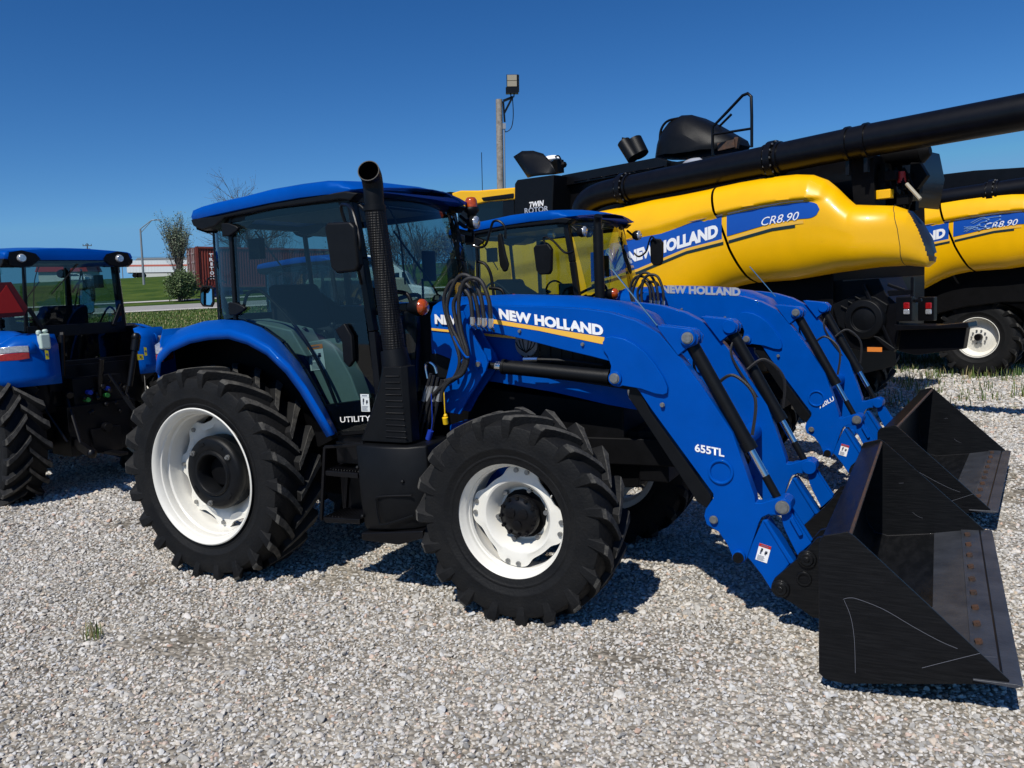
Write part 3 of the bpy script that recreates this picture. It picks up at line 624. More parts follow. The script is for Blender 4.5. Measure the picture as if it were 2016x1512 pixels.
        cr = b.build('bucket_carrier', BLUE, T, bevel=.006)
        if sg < 0:
            p0 = A(1487, 1101, -.517); p1 = A(1510, 1109, -.517); ux = Vector((p1.x-p0.x, 0, p1.z-p0.z)); uy = Vector((-ux.z, 0, ux.x))
            o = decal(T, p0, ux, uy, .060, .093, top=REDP, body=WPT)
        # black side plates behind the bucket
        b = MB(); L = X([(1519, 1150), (1524, 1140), (1577, 1094), (1608, 1060), (1640, 1052), (1650, 1225), (1600, 1216), (1563, 1190), (1527, 1170), (1519, 1160)], -.56)
        b.prism(L, sg*.56, sg*.53); b.prism(L, sg*.42, sg*.39)
        for u, v in ((1589, 1100), (1537, 1158)):
            c = A(u, v, -.56); b.lathe([(0, sg*.585), (.012, sg*.585), (.014, sg*.58), (.03, sg*.582), (.034, sg*.575), (.044, sg*.575), (.046, sg*.56)], c=(c.x, 0, c.z), n=28)
        c = A(1583, 1139, -.56); b.lathe([(.026, sg*.57), (.036, sg*.57), (.038, sg*.56)], c=(c.x, 0, c.z), n=28)
        b.build('bucket_bracket', SCR, T, bevel=.003)
        # level rod
    # tubes across between the arms
    b = MB(); c = A(1405, 905, -.44); b.cyl((c.x+.03, -.44, c.z), (c.x+.03, .44, c.z), .055, 24); c = A(900, 760, -.4)
    b.build('cross_tube', BLUE, T)
    # bucket
    by = 1.082
    side = [(3.862, .075), (3.862, .672), (3.876, .692), (3.965, .722), (3.998, .706), (4.585, .172), (4.575, .155), (3.955, .048), (3.90, .045)]
    side = X([(1612, 1325), (1612, 1068), (1620, 1055), (1668, 1047), (1682, 1056), (1988, 1340), (1985, 1347), (1660, 1346), (1625, 1337)], -1.08)
    b = MB(); b.prism(side, -by, -by+.014); b.prism(side, by-.014, by)
    prof = [(3.985, .715), (3.90, .682), (3.868, .665), (3.866, .30), (3.885, .16), (3.94, .085), (4.03, .068), (4.30, .108), (4.56, .160)]
    inn = [(4.56, .172), (4.30, .122), (4.03, .082), (3.95, .10), (3.90, .17), (3.882, .30), (3.884, .655), (3.91, .67), (3.985, .700)]
    b.prism(prof+inn, -by+.012, by-.012)
    bk = b.build('bucket', SCR, T, bevel=.003)
    b = MB(); b.prism([(4.30, .126), (4.46, .158), (4.46, .162), (4.30, .130)], -by+.016, by-.016)
    b.prism([(4.45, .166), (4.60, .172), (4.625, .168), (4.60, .155), (4.45, .160)], -by-.012, by+.012)
    b.build('cutting_edge', STL, bk, bevel=.002)
    for k in range(10): b = MB(); c = Vector((4.485, -.93+k*.207, .168)); b.cyl(c, c+Vector((-.004, 0, .018)), .017, 6); b.build('edge_bolt', RUST, bk)
    b = MB(); b.prism([(3.984, .718), (3.996, .714), (3.996, .700), (3.984, .700)], -by+.02, by-.02); b.build('top_lip', RUST, bk, bevel=.002)
    b = MB()
    for pts in ([(1660, 1180), (1672, 1177), (1690, 1180), (1740, 1200), (1800, 1235), (1850, 1262), (1885, 1277)], [(1662, 1182), (1675, 1215), (1682, 1260), (1684, 1325)], [(1815, 1315), (1850, 1306), (1930, 1286)]):
        b.tube([A(u, v, -by-.0005) for u, v in pts], .0008, 4)
    R = random.Random(9)
    for k in range(18):      # on the floor plate and inside the far side
        if k < 16: c = Vector((R.uniform(4.31, 4.44), R.uniform(-.95, .95), 0)); d = Vector((R.gauss(0, .06), R.gauss(0, .03), 0)); P2 = [Vector((q.x, q.y, .1285+(q.x-4.30)*.2+.001)) for q in (c, c+d*.5+Vector((R.gauss(0, .008), 0, 0)), c+d)]
        else: c = Vector((R.uniform(4.0, 4.3), by-.0150, R.uniform(.2, .45))); d = Vector((R.gauss(0, .05), 0, R.gauss(0, .02))); P2 = [c, c+d*.5+Vector((0, 0, R.gauss(0, .006))), c+d]
        b.tube(P2, .0006, 4)
    b.build('scratches', GRY, bk)
    for sg in (-1, 1):       # weld bead where the side meets the shell
        b = MB(); b.tube([(x, sg*(by-.016), z) for x, z in inn[1:-1]], .006, 6, False); b.build('weld_seam', BLK, bk)
    # level indicator rod
    b = MB(); p, q = A(1205, 530, -.55), A(1294, 641, -.53); b.cyl(p, q, .0045, 8); b.build('level_rod', CHR, T)
    # ---- loader hoses over the post
    hz = [[(893, 745), (905, 705), (884, 640), (874, 590), (888, 556), (912, 555), (933, 580), (943, 625)],
          [(899, 742), (915, 700), (890, 645), (880, 600), (900, 548), (925, 545), (945, 580), (953, 626)],
          [(905, 738), (918, 705), (902, 650), (893, 600), (905, 575), (908, 565), (925, 585), (930, 624)],
          [(911, 735), (921, 700), (908, 650), (903, 595), (915, 553), (945, 552), (962, 590), (966, 627)]]
    ends = [(943, 640), (953, 641), (930, 638), (966, 643)]
    for i, (h, e) in enumerate(zip(hz, ends)):
        yo = -.60-.02*i
        b = MB(); lower = [[(842, 815), (852, 780), (872, 752)], [(858, 800), (862, 775), (880, 750)], [(835, 830), (845, 790), (866, 765)], [(868, 790), (872, 768), (888, 748)]][i]
        b.tube([A(u, v, yo) for u, v in lower+h], .0125, 8); b.mat(1)
        p = A(*h[-1], yo); q = A(*e, yo); b.cyl(p, q, .017, 8); b.cyl(q, A(e[0]+6, e[1]+8, yo+.04), .012, 8)
        b.build('loader_hose', [HOSE, CHR], T, ang=50)
    b = MB(); b.tube([A(u, v, -.60) for u, v in ((893, 742), (905, 715), (921, 700), (922, 690))], .006, 6)
    b.tube([A(u, v, -.68) for u, v in ((893, 662), (905, 685), (917, 702), (924, 703))], .006, 6)
    b.build('hose_retainer', BLUE, T)
    b = MB()
    for k, x0 in enumerate((828, 836, 846, 856)):
        b.tube([A(x0+20-k*2, 735+k*4, -.62), A(x0+6, 790, -.63), A(x0-6, 850, -.62), A(x0-8, 900, -.60), A(x0+2, 950, -.55)], .009, 6)
        b.mat(1); b.cyl(A(x0+14, 760, -.62), A(x0+6, 790, -.63), .014, 8); b.mat(0)
    b.build('coupler_hoses', [HOSE, GALV], T, ang=50)
    b = MB(); b.tube([A(u, v, -.66) for u, v in ((849, 775), (851, 830), (848, 850))], .003, 5); b.cyl(A(848, 848, -.66), A(843, 865, -.66), .018, 12); b.build('dust_cap', BCAP, T)
    b = MB(); b.tube([A(u, v, -.66) for u, v in ((874, 770), (876, 815))], .003, 5); b.cyl(A(876, 822, -.67), A(878, 834, -.66), .017, 12); b.sphere(A(877, 818, -.66), .012, 8); b.build('dust_cap', YCAP, T)
    b = MB(); b.tube([A(u, v, -.6) for u, v in ((842, 745), (838, 720), (846, 714), (856, 722), (860, 735))], .008, 8); b.build('coupler_handle', CHR, T)
    # ---- rear linkage
    b = MB()
    for sg in (-1, 1):
        b.bar((-.30, sg*.28, .62), (-.95, sg*.36, .50), .04, .09); b.cyl((-.45, sg*.30, 1.02), (-.70, sg*.33, .56), .018, 10); b.cyl((-.2, sg*.22, 1.1), (-.5, sg*.29, 1.04), .035, 10)
        b.cyl((-.30, sg*.62, 1.25), (-.62, sg*.42, .6), .014, 8); b.sphere((-.95, sg*.36, .50), .05, 10)
    b.box((-.38, 0, .95), (.22, .5, .5)); b.box((-.33, 0, .68), (.4, .7, .5)); b.box((-.2, 0, 1.12), (.2, 1.3, .5)); b.box((-.42, 0, .55), (.3, .3, .25)); b.bar((-.4, 0, .42), (-.85, 0, .42), .1, .03)
    b.cyl((-.5, 0, 1.0), (-.62, 0, 1.38), .025, 10); b.box((-.28, 0, 1.2), (.1, .8, .25)); b.cyl((-.5, 0, .68), (-.62, 0, .68), .045, 12)
    for k in range(14): b.sphere((-.5-random.uniform(0, .08), random.uniform(-.2, .2), random.uniform(.8, 1.15)), random.uniform(.015, .035), 8)
    b.build('rear_linkage', BLK, T, bevel=.004)
    gc = mat('green_cap', (.02, .16, .03), .5)
    for yv2, z, m in ((.12, 1.05, BCAP), (-.06, 1.07, BCAP), (.15, .98, gc), (-.05, 1.0, gc)): b = MB(); b.cyl((-.5, yv2, z), (-.57, yv2, z), .024, 12); b.build('hydraulic_coupling', m, T)
    return T
def exhaust_side(T):
    """stack with perforated shield, filter housing and tank on the near side"""
    y = -.74
    b = MB(); 
    p0, p1 = A(778, 700, y), A(737, 405, y)
    b.cyl(p0, p1, .068, 28, .060); b.build('heat_shield', PERF, T, ang=50)
    b = MB(); top = A(735, 372, y)
    el = [p1-Vector((0, 0, .02)), p1+Vector((0, 0, .06)), p1+Vector((0, 0, .11)), p1+Vector((.008, -.022, .165)), p1+Vector((.03, -.075, .190))]
    # open outlet turned towards the front side
    pts = spline([Vector(q) for q in el]); n = 24; rings = []
    for i, p in enumerate(pts):
        t = (pts[min(i+1, len(pts)-1)]-pts[max(i-1, 0)]).normalized(); a = Vector((1, .3, 0)); a = (a-t*a.dot(t)).normalized(); c = t.cross(a); r = .056+.008*i/len(pts)
        rings.append([p+(a*math.cos(q)+c*math.sin(q))*r for q in (2*PI*k/n for k in range(n))])
    b.loft(rings, cap=False); inner = [[c+(p-c)*.92 for p in r] for r, c in zip(rings, pts)]
    b.mat(1); b.loft(inner[::-1], cap=False); b.mat(0); b.loft([rings[-1], inner[-1]], cap=False)
    b.cyl(p1+Vector((0, 0, -.03)), p1+Vector((0, 0, .0)), .066, 24)
    b.build('exhaust_outlet', [BLKM, DRK], T, ang=50)
    b = MB(); q0, q1 = A(775, 688, y), A(781, 722, y); b.cyl(q0, q1, .078, 28, .088); b.build('exhaust_collar', BLKM, T, ang=50)
    # filter housing
    tp = X([(746, 722), (822, 722)], -.84); bt = X([(704, 868), (832, 868)], -.84)
    (xa, za), (xb, zb) = tp; (xc, zc), (xd, zd) = bt
    rings = []
    for t in (0, .1, .3, .55, .8, 1):
        k = t**1.3; xl = xa+(xc-xa)*k; xr = xb-.09+(xd-xb)*t*.2; z = za+(zc-za)*t; yf = -.84; yk = -.73
        rings.append([Vector(p) for p in ((xl+.03, yf, z), (xr-.03, yf, z), (xr, yf+.03, z), (xr, yk, z), (xl, yk, z), (xl, yf+.03, z))])
    b = MB(); b.loft(rings); 
    for k in range(11):
        z = 1.35-.036*k; b.box((1.505, -.842, z), (.10+.005*k, .010, .010))
    b.build('filter_housing', BLKM, T, bevel=.018, seg=3)
    # tank
    tk = X([(700, 876), (765, 882), (835, 868), (840, 900), (842, 975), (800, 1022), (720, 1046), (711, 1030)], -.87)
    rings = []
    xs0, xs1 = tk[0][0], tk[2][0]
    b = MB(); prof = [(1.205, -.80), (1.225, -.86), (1.30, -.885), (1.45, -.895), (1.60, -.87), (1.69, -.80), (1.70, -.5), (1.205, -.5)]
    for z, sc in ((.945, 1), (.93, 1.01), (.60, 1.0), (.44, .985), (.405, .97)):
        rings.append([Vector((1.45+(x-1.45)*sc-(.0 if z > .5 else .0), yq*sc if yq < -.6 else yq, z+(.05*(x-1.2)/.5 if z < .5 else 0))) for x, yq in prof])
    b.loft(rings[::-1])
    b.build('fuel_tank', BLKM, T, bevel=.012, ang=40)
    b = MB(); b.tube([(1.62, -.885, .66), (1.40, -.905, .64), (1.375, -.905, .60), (1.385, -.905, .50), (1.42, -.905, .475), (1.62, -.88, .54)], .006, 6)
    tk_ = bpy.data.objects['fuel_tank']; b.build('tank_moulding', BLKM, tk_)
    for c in ((1.225, -.868, .80), (1.56, -.885, .74), (1.235, -.865, .5)): b = MB(); b.sphere(c, .013, 8); b.build('tank_bolt', BLKM, tk_)
    b = MB(); b.prism([(1.23, .40), (1.23, .355), (1.5, .352), (1.68, .41), (1.68, .455)], -.885, -.55); b.build('tank_guard', BLK, T, bevel=.006)
def badge_near(T, hood_only=False):
    # near arm lettering and stripe
    arm = [o for o in T.children if o.name.startswith('loader_arm')][0]
    y = -.5235
    p = A(983, 628, y); q = A(1188, 662, y); ux = q-p; p2 = A(983, 607, y); q2 = A(1188, 637, y)
    h = (p2-p).length
    # lettering follows the beam, its height growing a little
    def fn(v): return v
    text('NEW HOLLAND', None, p, ux, (-.02, 0, 1), ux.length, h*1.0, WPT, parent=arm, bold=.055)
    L = [(962, 627), (1190, 664), (1188, 678), (1060, 651), (965, 636)]
    b = MB(); pts = [A(u, v, -.5225) for u, v in L]; b.add(pts, [tuple(range(len(L)))[::-1]]); b.build('stripe', GOLD, arm, smooth=False)
    p = A(1368, 889, y); q = A(1426, 900, y); text('655TL', None, p, q-p, (0, 0, 1), (q-p).length, (A(1368, 873, y)-A(1368, 889, y)).length, WPT, parent=arm, bold=.03)
    # cab lettering and dealer sticker on the door
    g = -.652
    p = A(670, 832, g); q = A(730, 829, g); text('UTILITY', None, p, q-p, (0, 0, 1), (q-p).length, .036, WPT, parent=T, bold=.01)
    p = A(712, 810, g); o = decal(T, p, (1, 0, 0), (0, 0, 1), .066, .11, top=LABW, kind='dealer_sticker')
TR1 = make_tractor(); exhaust_side(TR1); badge_near(TR1)
# ------------------------------------------------------------------ the second loader tractor
def sub(T, pre): return [o for o in T.children if o.name.split('.')[0] == pre]
def make_second(T1t):
    skip = {'mirror', 'mirror_arm', 'beacon', 'level_rod', 'windshield_wiper', 'lettering', 'dealer_sticker', 'heat_shield', 'exhaust_outlet', 'exhaust_collar', 'filter_housing'}
    T = copy_tree(T1t, None, skip); T.location = (.19, 3.1075, 0); T.rotation_euler = (0, 0, -.0996)
    tag(T, 'blue loader tractor between the nearest tractor and the big yellow harvester, slim straight exhaust', 'tractor')
    F = Frame(T.location, -.0996); a = F.at
    for o in list(T.children):
        if o.name.startswith('loader_arm'):
            for c in list(o.children):
                if c.name.startswith(('lettering', 'stripe')): bpy.data.objects.remove(c)
    arm = [o for o in T.children if o.name.startswith('loader_arm')][0]
    y = -.5235
    p, q = a(1303, 577, y), a(1458, 583, y); text('NEW HOLLAND', None, p, q-p, (0, 0, 1), (q-p).length, (a(1303, 563, y)-p).length*1.15, SLV, parent=arm, bold=.055)
    p, q = a(1614, 805, y), a(1643, 788, y); text('720LU', None, p, q-p, (-.4, 0, 1), (q-p).length, .035, WPT, parent=arm, bold=.02)
    b = MB(); p0, p1 = a(1181, 600, -.72), a(1177, 452, -.72); b.cyl(p0-Vector((0, 0, .5)), p1, .046, 24)
    b.tube([p1, p1+Vector((0, 0, .07)), p1+Vector((.02, -.02, .12))], .036, 18); b.cyl(p0-Vector((0, 0, .9)), p0-Vector((0, 0, .3)), .09, 24)
    b.build('exhaust_stack', BLKM, T, ang=50)
    for L, arm_pts in (([(982, 462), (990, 459), (1001, 520), (1004, 534), (997, 538), (985, 520)], [(993, 459), (990, 440), (975, 435), (966, 440), (955, 485), (940, 486), (928, 474)]),
                       ([(1049, 488), (1054, 482), (1078, 480), (1085, 490), (1084, 532), (1080, 540), (1062, 541), (1055, 533)], [(1074, 482), (1070, 470), (1075, 467), (1090, 475), (1112, 497), (1130, 495)]),
                       ([(1279, 475), (1283, 469), (1298, 470), (1304, 478), (1303, 515), (1298, 523), (1286, 523), (1280, 515)], [(1290, 472), (1283, 466), (1278, 475), (1272, 495), (1258, 505), (1248, 498)])):
        yy = -.95 if L[0][0] < 1200 else .95
        if L[0][0] < 1000: continue
        b = MB(); b.prism(F.xz(L, yy), yy, yy+.05); b.build('mirror', BLKM, T, bevel=.012)
        b = MB(); b.tube([a(u, v, yy*.97) for u, v in arm_pts], .010, 8); b.build('mirror_arm', BLK, T)
    b = MB(); b.cyl(a(1476, 525, -.55), a(1527, 584, -.53), .0045, 8); b.build('level_rod', CHR, T)
    for u, v, yy in ((1082, 462, -.5), (1156, 460, .1)):
        c = a(u, v, yy); b = MB(); b.lathe([(0, .05), (.03, .048), (.038, .04), (.04, .0), (0, -.02)], c=c, axis='x', n=16); b.build('roof_work_lamp', CLRL, T)
    return T
TR2 = make_second(TR1)
def far_mirror():
    # the nearest tractor's mirror on its far side, seen beyond its windshield post
    a = T1.at
    for o in list(TR1.children):
        if o.name.startswith('mirror') and o.name != 'mirror' and o.name != 'mirror_arm': bpy.data.objects.remove(o)
    b = MB(); L = T1.xz([(982, 466), (985, 459), (990, 460), (998, 500), (1004, 520), (1001, 533), (994, 536), (987, 524), (984, 500)], .93)
    b.prism(L, .93, .90); b.build('mirror', BLKM, TR1, bevel=.012)
    b = MB(); b.tube([a(u, v, .93) for u, v in ((995, 470), (994, 448), (984, 436), (972, 436), (966, 450), (957, 480), (945, 487), (932, 482), (925, 470))], .010, 8); b.build('mirror_arm', BLK, TR1)
    b = MB(); b.bar(a(925, 455, .75), a(925, 480, .72), .07, .05); b.bar(a(900, 455, .66), a(928, 462, .74), .05, .04); b.cyl(a(928, 420, .64), a(925, 455, .72), .02, 10)
    b.build('lamp_bracket', BLK, TR1, bevel=.006)
    b = MB(); b.tube([a(u, v, .6) for u, v in ((940, 515), (955, 520), (966, 540), (972, 580), (975, 600))], .012, 8); b.build('grab_rail', BLK, TR1)
far_mirror()
# ------------------------------------------------------------------ tractors without a loader
LOADER = {'loader_arm', 'loader_post', 'levelling_beam', 'lift_cylinder', 'tilt_cylinder', 'hydraulic_hose', 'tilt_link', 'bucket_carrier', 'bucket_bracket', 'cross_tube', 'bucket', 'level_rod', 'loader_hose',
          'hose_retainer', 'coupler_hoses', 'dust_cap', 'coupler_handle', 'beacon', 'dealer_sticker', 'lettering', 'heat_shield', 'exhaust_outlet', 'exhaust_collar', 'lamp_bracket', 'warning_label'}
TR3 = copy_tree(TR1, None, LOADER); TR3.location = (-3.78, .76, -.05); TR3.rotation_euler = (0, 0, math.radians(171.5))
tag(TR3, 'blue tractor seen from behind at the left edge, with red triangle and rear hitch', 'tractor')
F3 = Frame(TR3.location, math.radians(171.5))
# triangle for slow vehicles on the left rear corner, filled with red and bordered dark
def px3(u, v, x):
    c = F3.loc(CAM); r = F3.R.transposed() @ ray(u, v); t = (x-c.x)/r.x; return c+r*t
b = MB(); tri = [px3(-28, 628, -.42), px3(48, 622, -.42), px3(55, 605, -.42), px3(22, 555, -.42), px3(0, 556, -.42), px3(-45, 610, -.42)]
def plate(pts, d): b.add([p for p in pts]+[p+Vector((.004, 0, 0)) for p in pts], [tuple(range(len(pts))), tuple(range(2*len(pts)-1, len(pts)-1, -1))]+[(i, (i+1) % len(pts), (i+1) % len(pts)+len(pts), i+len(pts)) for i in range(len(pts))])
plate(tri, .004); b.build('slow_vehicle_sign', SMVB, TR3, smooth=False)
sg3 = [o for o in TR3.children if o.name.startswith('slow')][0]
b = MB(); plate([px3(-30, 619, -.425), px3(46, 614, -.425), px3(13, 561, -.425)], .002); b.build('triangle_centre', SMV, sg3, smooth=False)
b = MB(); c = px3(86, 668, -.60)
b.box(c+Vector((0, 0, -.02)), (.08, .095, .15)); b.cyl(c+Vector((0, -.02, .06)), c+Vector((0, -.02, .095)), .026, 16); b.box(c+Vector((0, .04, .065)), (.05, .04, .05))
b.build('washer_bottle', BOTT, TR3, bevel=.02, seg=3)
for (u, v, u2, v2) in ((88, 689, 97, 707), (283, 683, 290, 700), (270, 697, 283, 708)):
    p, q = px3(u, v, -.66 if u < 100 else -.62), px3(u2, v2, -.66 if u < 100 else -.62); b = MB()
    b.add([(p.x, p.y, p.z), (p.x, q.y, p.z-.01), (q.x, q.y, q.z), (q.x, p.y, q.z)], [(0, 1, 2, 3)]); b.mat(1)
    m = (p+q)/2; b.cyl(m+Vector((-.001, 0, 0)), m+Vector((-.002, 0, 0)), .012, 10)
    b.build('yellow_label', [YLAB, INK], TR3, smooth=False)
# stowed top link and rods beside the right fender
b = MB(); b.cyl(px3(265, 690, -.75), px3(255, 760, -.75), .03, 12); b.cyl(px3(268, 668, -.75), px3(265, 690, -.75), .045, 12); b.sphere(px3(268, 664, -.75), .05, 10); b.cyl(px3(262, 720, -.75), px3(248, 775, -.75), .010, 8)
b.cyl(px3(213, 736, -.6), px3(250, 790, -.7), .016, 10); b.bar(px3(245, 780, -.7), px3(268, 812, -.75), .06, .04)
b.build('top_link', BLK, TR3)
b = MB(); b.bar(px3(122, 655, -.45), px3(122, 690, -.5), .03, .03); b.cyl(px3(121, 660, -.5), px3(123, 740, -.55), .028, 12); b.build('hitch_post', BLK, TR3)
b = MB(); b.prism([(1.16, 2.08), (1.26, 2.08), (1.26, 1.83), (1.16, 1.83)], .90, .885)
# mirror glass facing the camera
mg = [px3(158, 572, 1.15), px3(181, 569, 1.15), px3(184, 574, 1.15), px3(185, 612, 1.15), px3(180, 616, 1.15), px3(161, 615, 1.15), px3(157, 609, 1.15)]
b = MB(); plate([p+(p-mg[3]*0-sum(mg, Vector())/7)*.12+Vector((.003, 0, 0)) for p in mg], .01); b.mat(1); b.add(mg, [tuple(range(7))]); b.build('door_mirror', [BLKM, MIR], TR3, smooth=False)
b = MB(); b.tube([px3(171, 568, 1.15), px3(167, 556, 1.12), px3(155, 556, 1.1), px3(143, 575, 1.05)], .012, 8); b.build('door_mirror_arm', BLK, TR3)
TR4 = copy_tree(TR1, None, LOADER | {'mirror', 'mirror_arm', 'filter_housing'})
p = D(575, 512, 12.4); TR4.rotation_euler = (0, 0, math.radians(4)); TR4.location = (p.x-.5, p.y+.62, p.z-2.50)
F4 = Frame(TR4.location, math.radians(4))
def at4(u, v, d): return F4.loc(D(u, v, d))
b = MB(); G = [(394, 568), (398, 562), (414, 562), (419, 568), (420, 596), (416, 604), (399, 603), (394, 596)]
f0 = [at4(u, v, 10) for u, v in G]; bk_ = [p+F4.R.transposed() @ (FW*.05) for p in f0]; cc = sum(f0, Vector())/8; inn_ = [cc+(p-cc)*.84 for p in f0]
b.add(f0+bk_, [tuple(range(7, -1, -1)), tuple(range(8, 16))]+[(i, (i+1) % 8, (i+1) % 8+8, i+8) for i in range(8)]); b.mat(1); b.add([p-F4.R.transposed() @ (FW*.004) for p in inn_], [tuple(range(7, -1, -1))])
b.build('door_mirror', [BLKM, MIR], TR4, smooth=False)
b = MB(); b.tube([at4(u, v, 10.04) for u, v in ((407, 562), (409, 550), (418, 546), (430, 550), (446, 556))], .011, 8); b.build('door_mirror_arm', BLK, TR4)
tag(TR4, 'blue tractor without loader, behind the nearest cab, one square mirror showing left of it', 'tractor')
# ------------------------------------------------------------------ harvesters
PSI = math.radians(-19)
g0 = D(1440, 465, 10.1)
fr = Frame((g0.x, g0.y, 0), PSI)
c0 = fr.at(1479, 557, 0); O1 = fr.world((c0.x, 0, 0))
FC = Frame(O1, PSI); K = FC.at
def KX(L, y): return FC.xz(L, y)
GLSB = mat('smoked_lens', (.02, .02, .022), .08, coat=.6)
def make_combine():
    T = thing('harvester', 'yellow combine harvester with long black unloading tube, standing behind the loader tractors', 'combine harvester', O1, PSI, group='yellow harvesters behind the tractors')
    topA = KX([(960, 470), (1100, 436), (1189, 416), (1248, 405), (1293, 394), (1350, 384), (1404, 373)], 0)
    def ky(u): return .34*max(0, (u-1690)/155)**1.6
    def KT(L): return [(p.x, p.z) for p in (K(u, v, ky(u)) for u, v in L)]
    gapL = [(1404, 373), (1420, 420), (1445, 490), (1470, 545), (1479, 557)]
    botA = KX([(960, 700), (1330, 648), (1355, 628), (1382, 603), (1422, 577), (1450, 565), (1479, 558)], 0)
    topB = KT([(1411, 371), (1462, 360), (1525, 349), (1575, 344), (1608, 345), (1633, 355), (1654, 374), (1671, 391), (1685, 403), (1717, 404), (1762, 405), (1796, 416), (1817, 437), (1837, 470), (1845, 499)])
    botB = KT([(1486, 557), (1567, 551), (1650, 537), (1733, 526), (1787, 523), (1829, 526), (1842, 516), (1845, 503)])
    gx = KX([(1407, 371), (1424, 420), (1449, 490), (1474, 545), (1483, 558)], -.1)      # the gap line
    gz = sorted([(z, x) for x, z in gx])
    stT = KX([(960, 560), (1100, 515), (1235.6, 476), (1356, 441.6), (1423, 427), (1504, 409.6), (1567, 400), (1608, 397)], -.2)
    stB = KX([(960, 610), (1100, 575), (1261, 529), (1356, 489), (1442, 467), (1525, 443), (1579, 434.6), (1604, 433)], -.2)
    xt = topB[-1][0]; x1690 = K(1690, 450, 0).x
    def lim(x):
        if x < topB[0][0]: zt = interp(topA, x)
        else: zt = interp(topB, x)
        zb = interp(botA, x) if x < botB[0][0] else interp(botB, x)
        return zb, zt
    def surf(x, z):
        zb, zt = lim(x); t = max(0, min(1, (z-zb)/max(.01, zt-zb)))
        e = abs(2*t-1); y = -.26*(1-e**3.2)**.6
        s = interp(stT, x); 
        if x < stT[-1][0]+.12: y -= .065*max(0, min(1, (z-s-.01)/.035))*max(0, min(1, (stT[-1][0]+.12-x)/.2))
        k = max(0, min(1, (x-x1690)/(xt-x1690))); y = y*(1-.75*k**5)+.34*k**1.6
        return y
    def panel(name, x0f, x1f, n, m=34):
        G = []
        for i in range(n+1):
            row = []
            for j in range(m+1):
                t = .5-.5*math.cos(PI*j/m)
                # find x by sliding along the slanted seam
                xa = x0f(t); xb = x1f(t); x = xa+(xb-xa)*(i/n if name != 'rear_panel' else 1-(1-i/n)**1.25)
                zb, zt = lim(x); z = zb+(zt-zb)*t
                row.append(Vector((x, surf(x, z), z)))
            G.append(row)
        b = MB(); b.grid(G, flip=True)
        if name == 'rear_panel':
            lb = sorted((z, x) for x, z in KT([(1779, 405), (1800, 425), (1816, 450), (1828, 480), (1836, 514)]))
            for i, f in enumerate(b.f):
                c = sum((Vector(b.v[q]) for q in f), Vector())/4
                if c.x > interp(lb, c.z) and c.z > lb[0][0]: b.m[i] = 1
            # the hood turns round to the machine's back
        return b.build(name, [YEL, GLSB], T, ang=60)
    def seam(t, off):
        zb, zt = 1.0, 1.0
        z0 = gz[0][0]+(gz[-1][0]-gz[0][0])*t; return interp(gz, z0)+off
    pa = panel('side_panel', lambda t: topA[0][0], lambda t: seam(t, -.012), 50)
    pb = panel('rear_panel', lambda t: seam(t, .022), lambda t: xt-.002, 150, 70)
    # inner face closing the far side
    for sgn in (1,):
        pass
    b = MB(); L = KT([(1761, 404.5), (1772, 420), (1783, 450), (1788, 485), (1785, 523)]); b.tube([Vector((x, surf(x, z)-.001, z)) for x, z in [(interp([(l[1], l[0]) for l in L[::-1]], L[-1][1]+(L[0][1]-L[-1][1])*t), L[-1][1]+(L[0][1]-L[-1][1])*t) for t in [i/30 for i in range(31)]]], .004, 4, False); b.build('panel_seam', RUST, pb)
    # stripe and lettering
    def strip(top, bot, x0, x1, m, name, par, up=0, dn=0, off=.006, rnd=0, n=36):
        G = []
        for i in range(n+1):
            x = x0+(x1-x0)*i/n; a, c = interp(top, x)+up, interp(bot, x)+dn
            if rnd and x > x1-rnd:
                q = math.sqrt(max(0, 1-((x-(x1-rnd))/rnd)**2)); mid = (a+c)/2; a = mid+(a-mid)*q; c = mid+(c-mid)*q
            G.append([Vector((x, surf(x, c+(a-c)*j/4)-off, c+(a-c)*j/4)) for j in range(5)])
        b = MB(); b.grid(G, flip=True); return b.build(name, m, par, smooth=True)
    ga, gb = interp(gz, 2.35)-.03, interp(gz, 2.35)+.04
    xs0 = K(1168, 500, -.2).x
    strip(stT, stB, xs0, ga, STRB, 'stripe', pa, .01, 0); strip(stT, stB, gb, stT[-1][0]+.06, STRB, 'stripe', pb, 0, .02, rnd=.14)
    for x0, x1, par in ((xs0, ga+.02, pa), (gb+.02, stB[-1][0]-.1, pb)):
        strip(stB, stB, x0, x1, GOLD, 'gold_line', par, .0, -.035); strip(stB, stB, x0, x1-.1*(par is pb), NAVY, 'dark_line', par, -.035, -.07)
        strip(stT, stT, x0, x1, WPT, 'white_line', par, .022, .010)
    def fn(v): return Vector((v.x, surf(v.x, v.z)-.010, v.z))
    def letter(s, u0, v0, u1, v1, h, m, par, sh=0, bold=.05):
        p, q = K(u0, v0, -.2), K(u1, v1, -.2); text(s, None, p, q-p, (0, 0, 1), (q-p).length, (K(u0, v0-h, -.2)-p).length, m, parent=par, fn=fn, shear=sh, bold=bold)
    letter('NEW HOLLAND', 1243, 519, 1420, 467, 24, WPT, pa, bold=.06); letter('CR8.90', 1505, 445, 1579, 433, 16, WPT, pb, .3, .0)
    # leaf badge on the panel
    c = K(1212, 506, -.25); R = (K(1212, 478, -.25)-c).length
    def fan(cx_, cz_, r_, off, n=28): return [Vector((cx_+r_*.92*math.cos(2*PI*i/n), 0, cz_+r_*math.sin(2*PI*i/n))) for i in range(n)]
